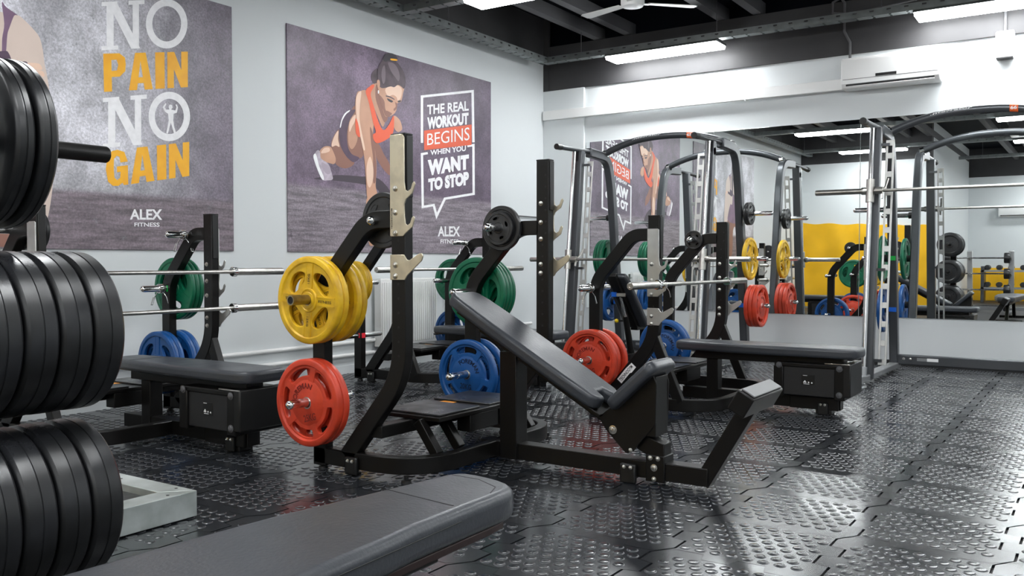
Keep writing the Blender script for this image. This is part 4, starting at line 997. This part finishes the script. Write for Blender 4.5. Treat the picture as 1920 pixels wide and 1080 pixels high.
bx('foot_bar', (-.22, .58, 0), (.27, .66, .05), frame_m, t, .006)
obj('leg', MB().strip([(-.75, .34), (-.95, .02)], .075, .0, .055, 'x'), frame_m, t, .006); bx('foot_bar', (-.22, -1.0, 0), (.27, -.92, .05), frame_m, t, .006)
# ================================================================ what only the mirrors show
mb = MB(); nx, nz = 26, 18; v = []
for j in range(nz+1):
    for i in range(nx+1):
        x = -6.06 + 2.76*i/nx; z = .02 + 1.97*j/nz - (.03*math.sin(i*.5)**2 + .10*(i/nx))*(j/nz)
        v.append((x, -1.69 + .012*math.sin(i*.9 + j*.5) + .010*math.sin(j*.8 - i*.35), z))
n = len(v); v += [(x, -1.714, z) for x, y, z in v]
f = [(j*(nx+1)+i, j*(nx+1)+i+1, (j+1)*(nx+1)+i+1, (j+1)*(nx+1)+i) for j in range(nz) for i in range(nx)]
f += [tuple(q+n for q in reversed(a)) for a in f]
rim = list(range(nx+1)) + [(j+1)*(nx+1)+nx for j in range(nz)] + [nz*(nx+1)+i for i in range(nx-1, -1, -1)] + [j*(nx+1) for j in range(nz-1, 0, -1)]
f += [(rim[k], rim[(k+1) % len(rim)], rim[(k+1) % len(rim)]+n, rim[k]+n) for k in range(len(rim))]
tag(obj('wall_cover', MB().add(v, f), yellow_c), 'yellow fabric cover on the opposite wall, seen in the mirror', 'wall cover')
t = thing('barbell_rack', 'silver upright rack of fixed bars seen in the mirror', 'rack', (-2.46, -1.6, 0))
LV = (1.15, .82, .48, .14)
for x in (0, .78, 1.56, 2.34):
    p = obj('upright', MB().strip([(-.16, .04), (.0, 1.30)], .10, x-.05, x+.05, 'x'), mat('bright_silver', (.55, .56, .57), .3, .6), t, .005); bx('foot', (x-.04, -.40, 0), (x+.04, .35, .05), smith_l, t, .005)
    for z in LV: obj('cradle', MB().tube([(x, -.05, z-.03), (x, .10, z-.035), (x, .13, z+.01)], .012, 8), steel, p)
bx('cross_beam', (0, -.12, .05), (2.34, -.06, .12), smith_l, t, .004)
for r, z in enumerate(LV):
    for q, x in enumerate((-.55, .98)):
        b = thing('fixed_barbell', 'silver fixed bar with black round heads, %s of the mirrored rack, %s half' % (('top tier', 'second tier', 'third tier', 'lowest tier')[r], ('post-side', 'outer')[q]), 'barbell', (-2.46 + x + .7, -1.52, z), 0, 'fixed bars in the mirrored rack')
        obj('shaft', MB().lathe([(.016, -.62), (.016, .62)], 14, 'x'), chrome, b)
        for s in (-1, 1):
            obj('head', MB().lathe([(.02, s*.50), (.105, s*.505), (.11, s*.52), (.11, s*.60), (.105, s*.615), (.02, s*.62)], 28, 'x'), rubber, b)
t = thing('dumbbell_rack', 'low dumbbell rack against the far wall, seen in the mirror', 'rack', (-2.8, -7.0, 0))
for z in (.35, .80): bx('shelf', (0, -.2, z), (4.2, .25, z+.05), smith_l, t, .005)
for x in (.05, 2.1, 4.1): bx('leg', (x-.04, -.2, 0), (x+.04, .25, .95), smith_d, t, .005)
dp = None
for z in (.40, .85):
    for i in range(15):
        if dp is None:
            dp = thing('dumbbell', 'black hex-free dumbbell on the far rack', 'dumbbell', (0, 0, 0), 0, 'dumbbells on the far rack')
            obj('handle', MB().lathe([(.016, -.08), (.016, .08)], 12), chrome, dp)
            for s in (-1, 1): obj('head', MB().lathe([(.02, s*.06), (.062, s*.065), (.068, s*.08), (.068, s*.15), (.06, s*.165), (.02, s*.17)], 20), rubber, dp)
            o = dp
        else: o = dup(dp)
        o['label'] = '%s black round dumbbell from the corner on the %s far shelf' % ((ORD + 'eighth ninth tenth eleventh twelfth thirteenth fourteenth fifteenth'.split())[i], 'lower' if z < .6 else 'upper')
        o.location = (-2.65 + i*.275, -6.98, z + .068)
t = thing('split_air_conditioner', 'white air conditioner on the far wall seen in the mirror', 'air conditioner', (-2.5, -8.0, 2.29))
obj('housing', MB().prism([(0, 0), (.19, 0), (.22, .05), (.22, .28), (.2, .3), (0, .3)], 0, .9, 'x'), white_p, t, .012); bx('outlet', (.05, .2, .02), (.85, .222, .04), black_p, t, .002)
bx('far_skirting', (-3.24, -8.0, 0), (4, -7.97, .9), yellow_c, None, .004); o = bpy.data.objects['far_skirting']; o.name = 'wall_padding'; tag(o, 'low yellow padding along the far wall, seen in the mirror', 'wall cover')
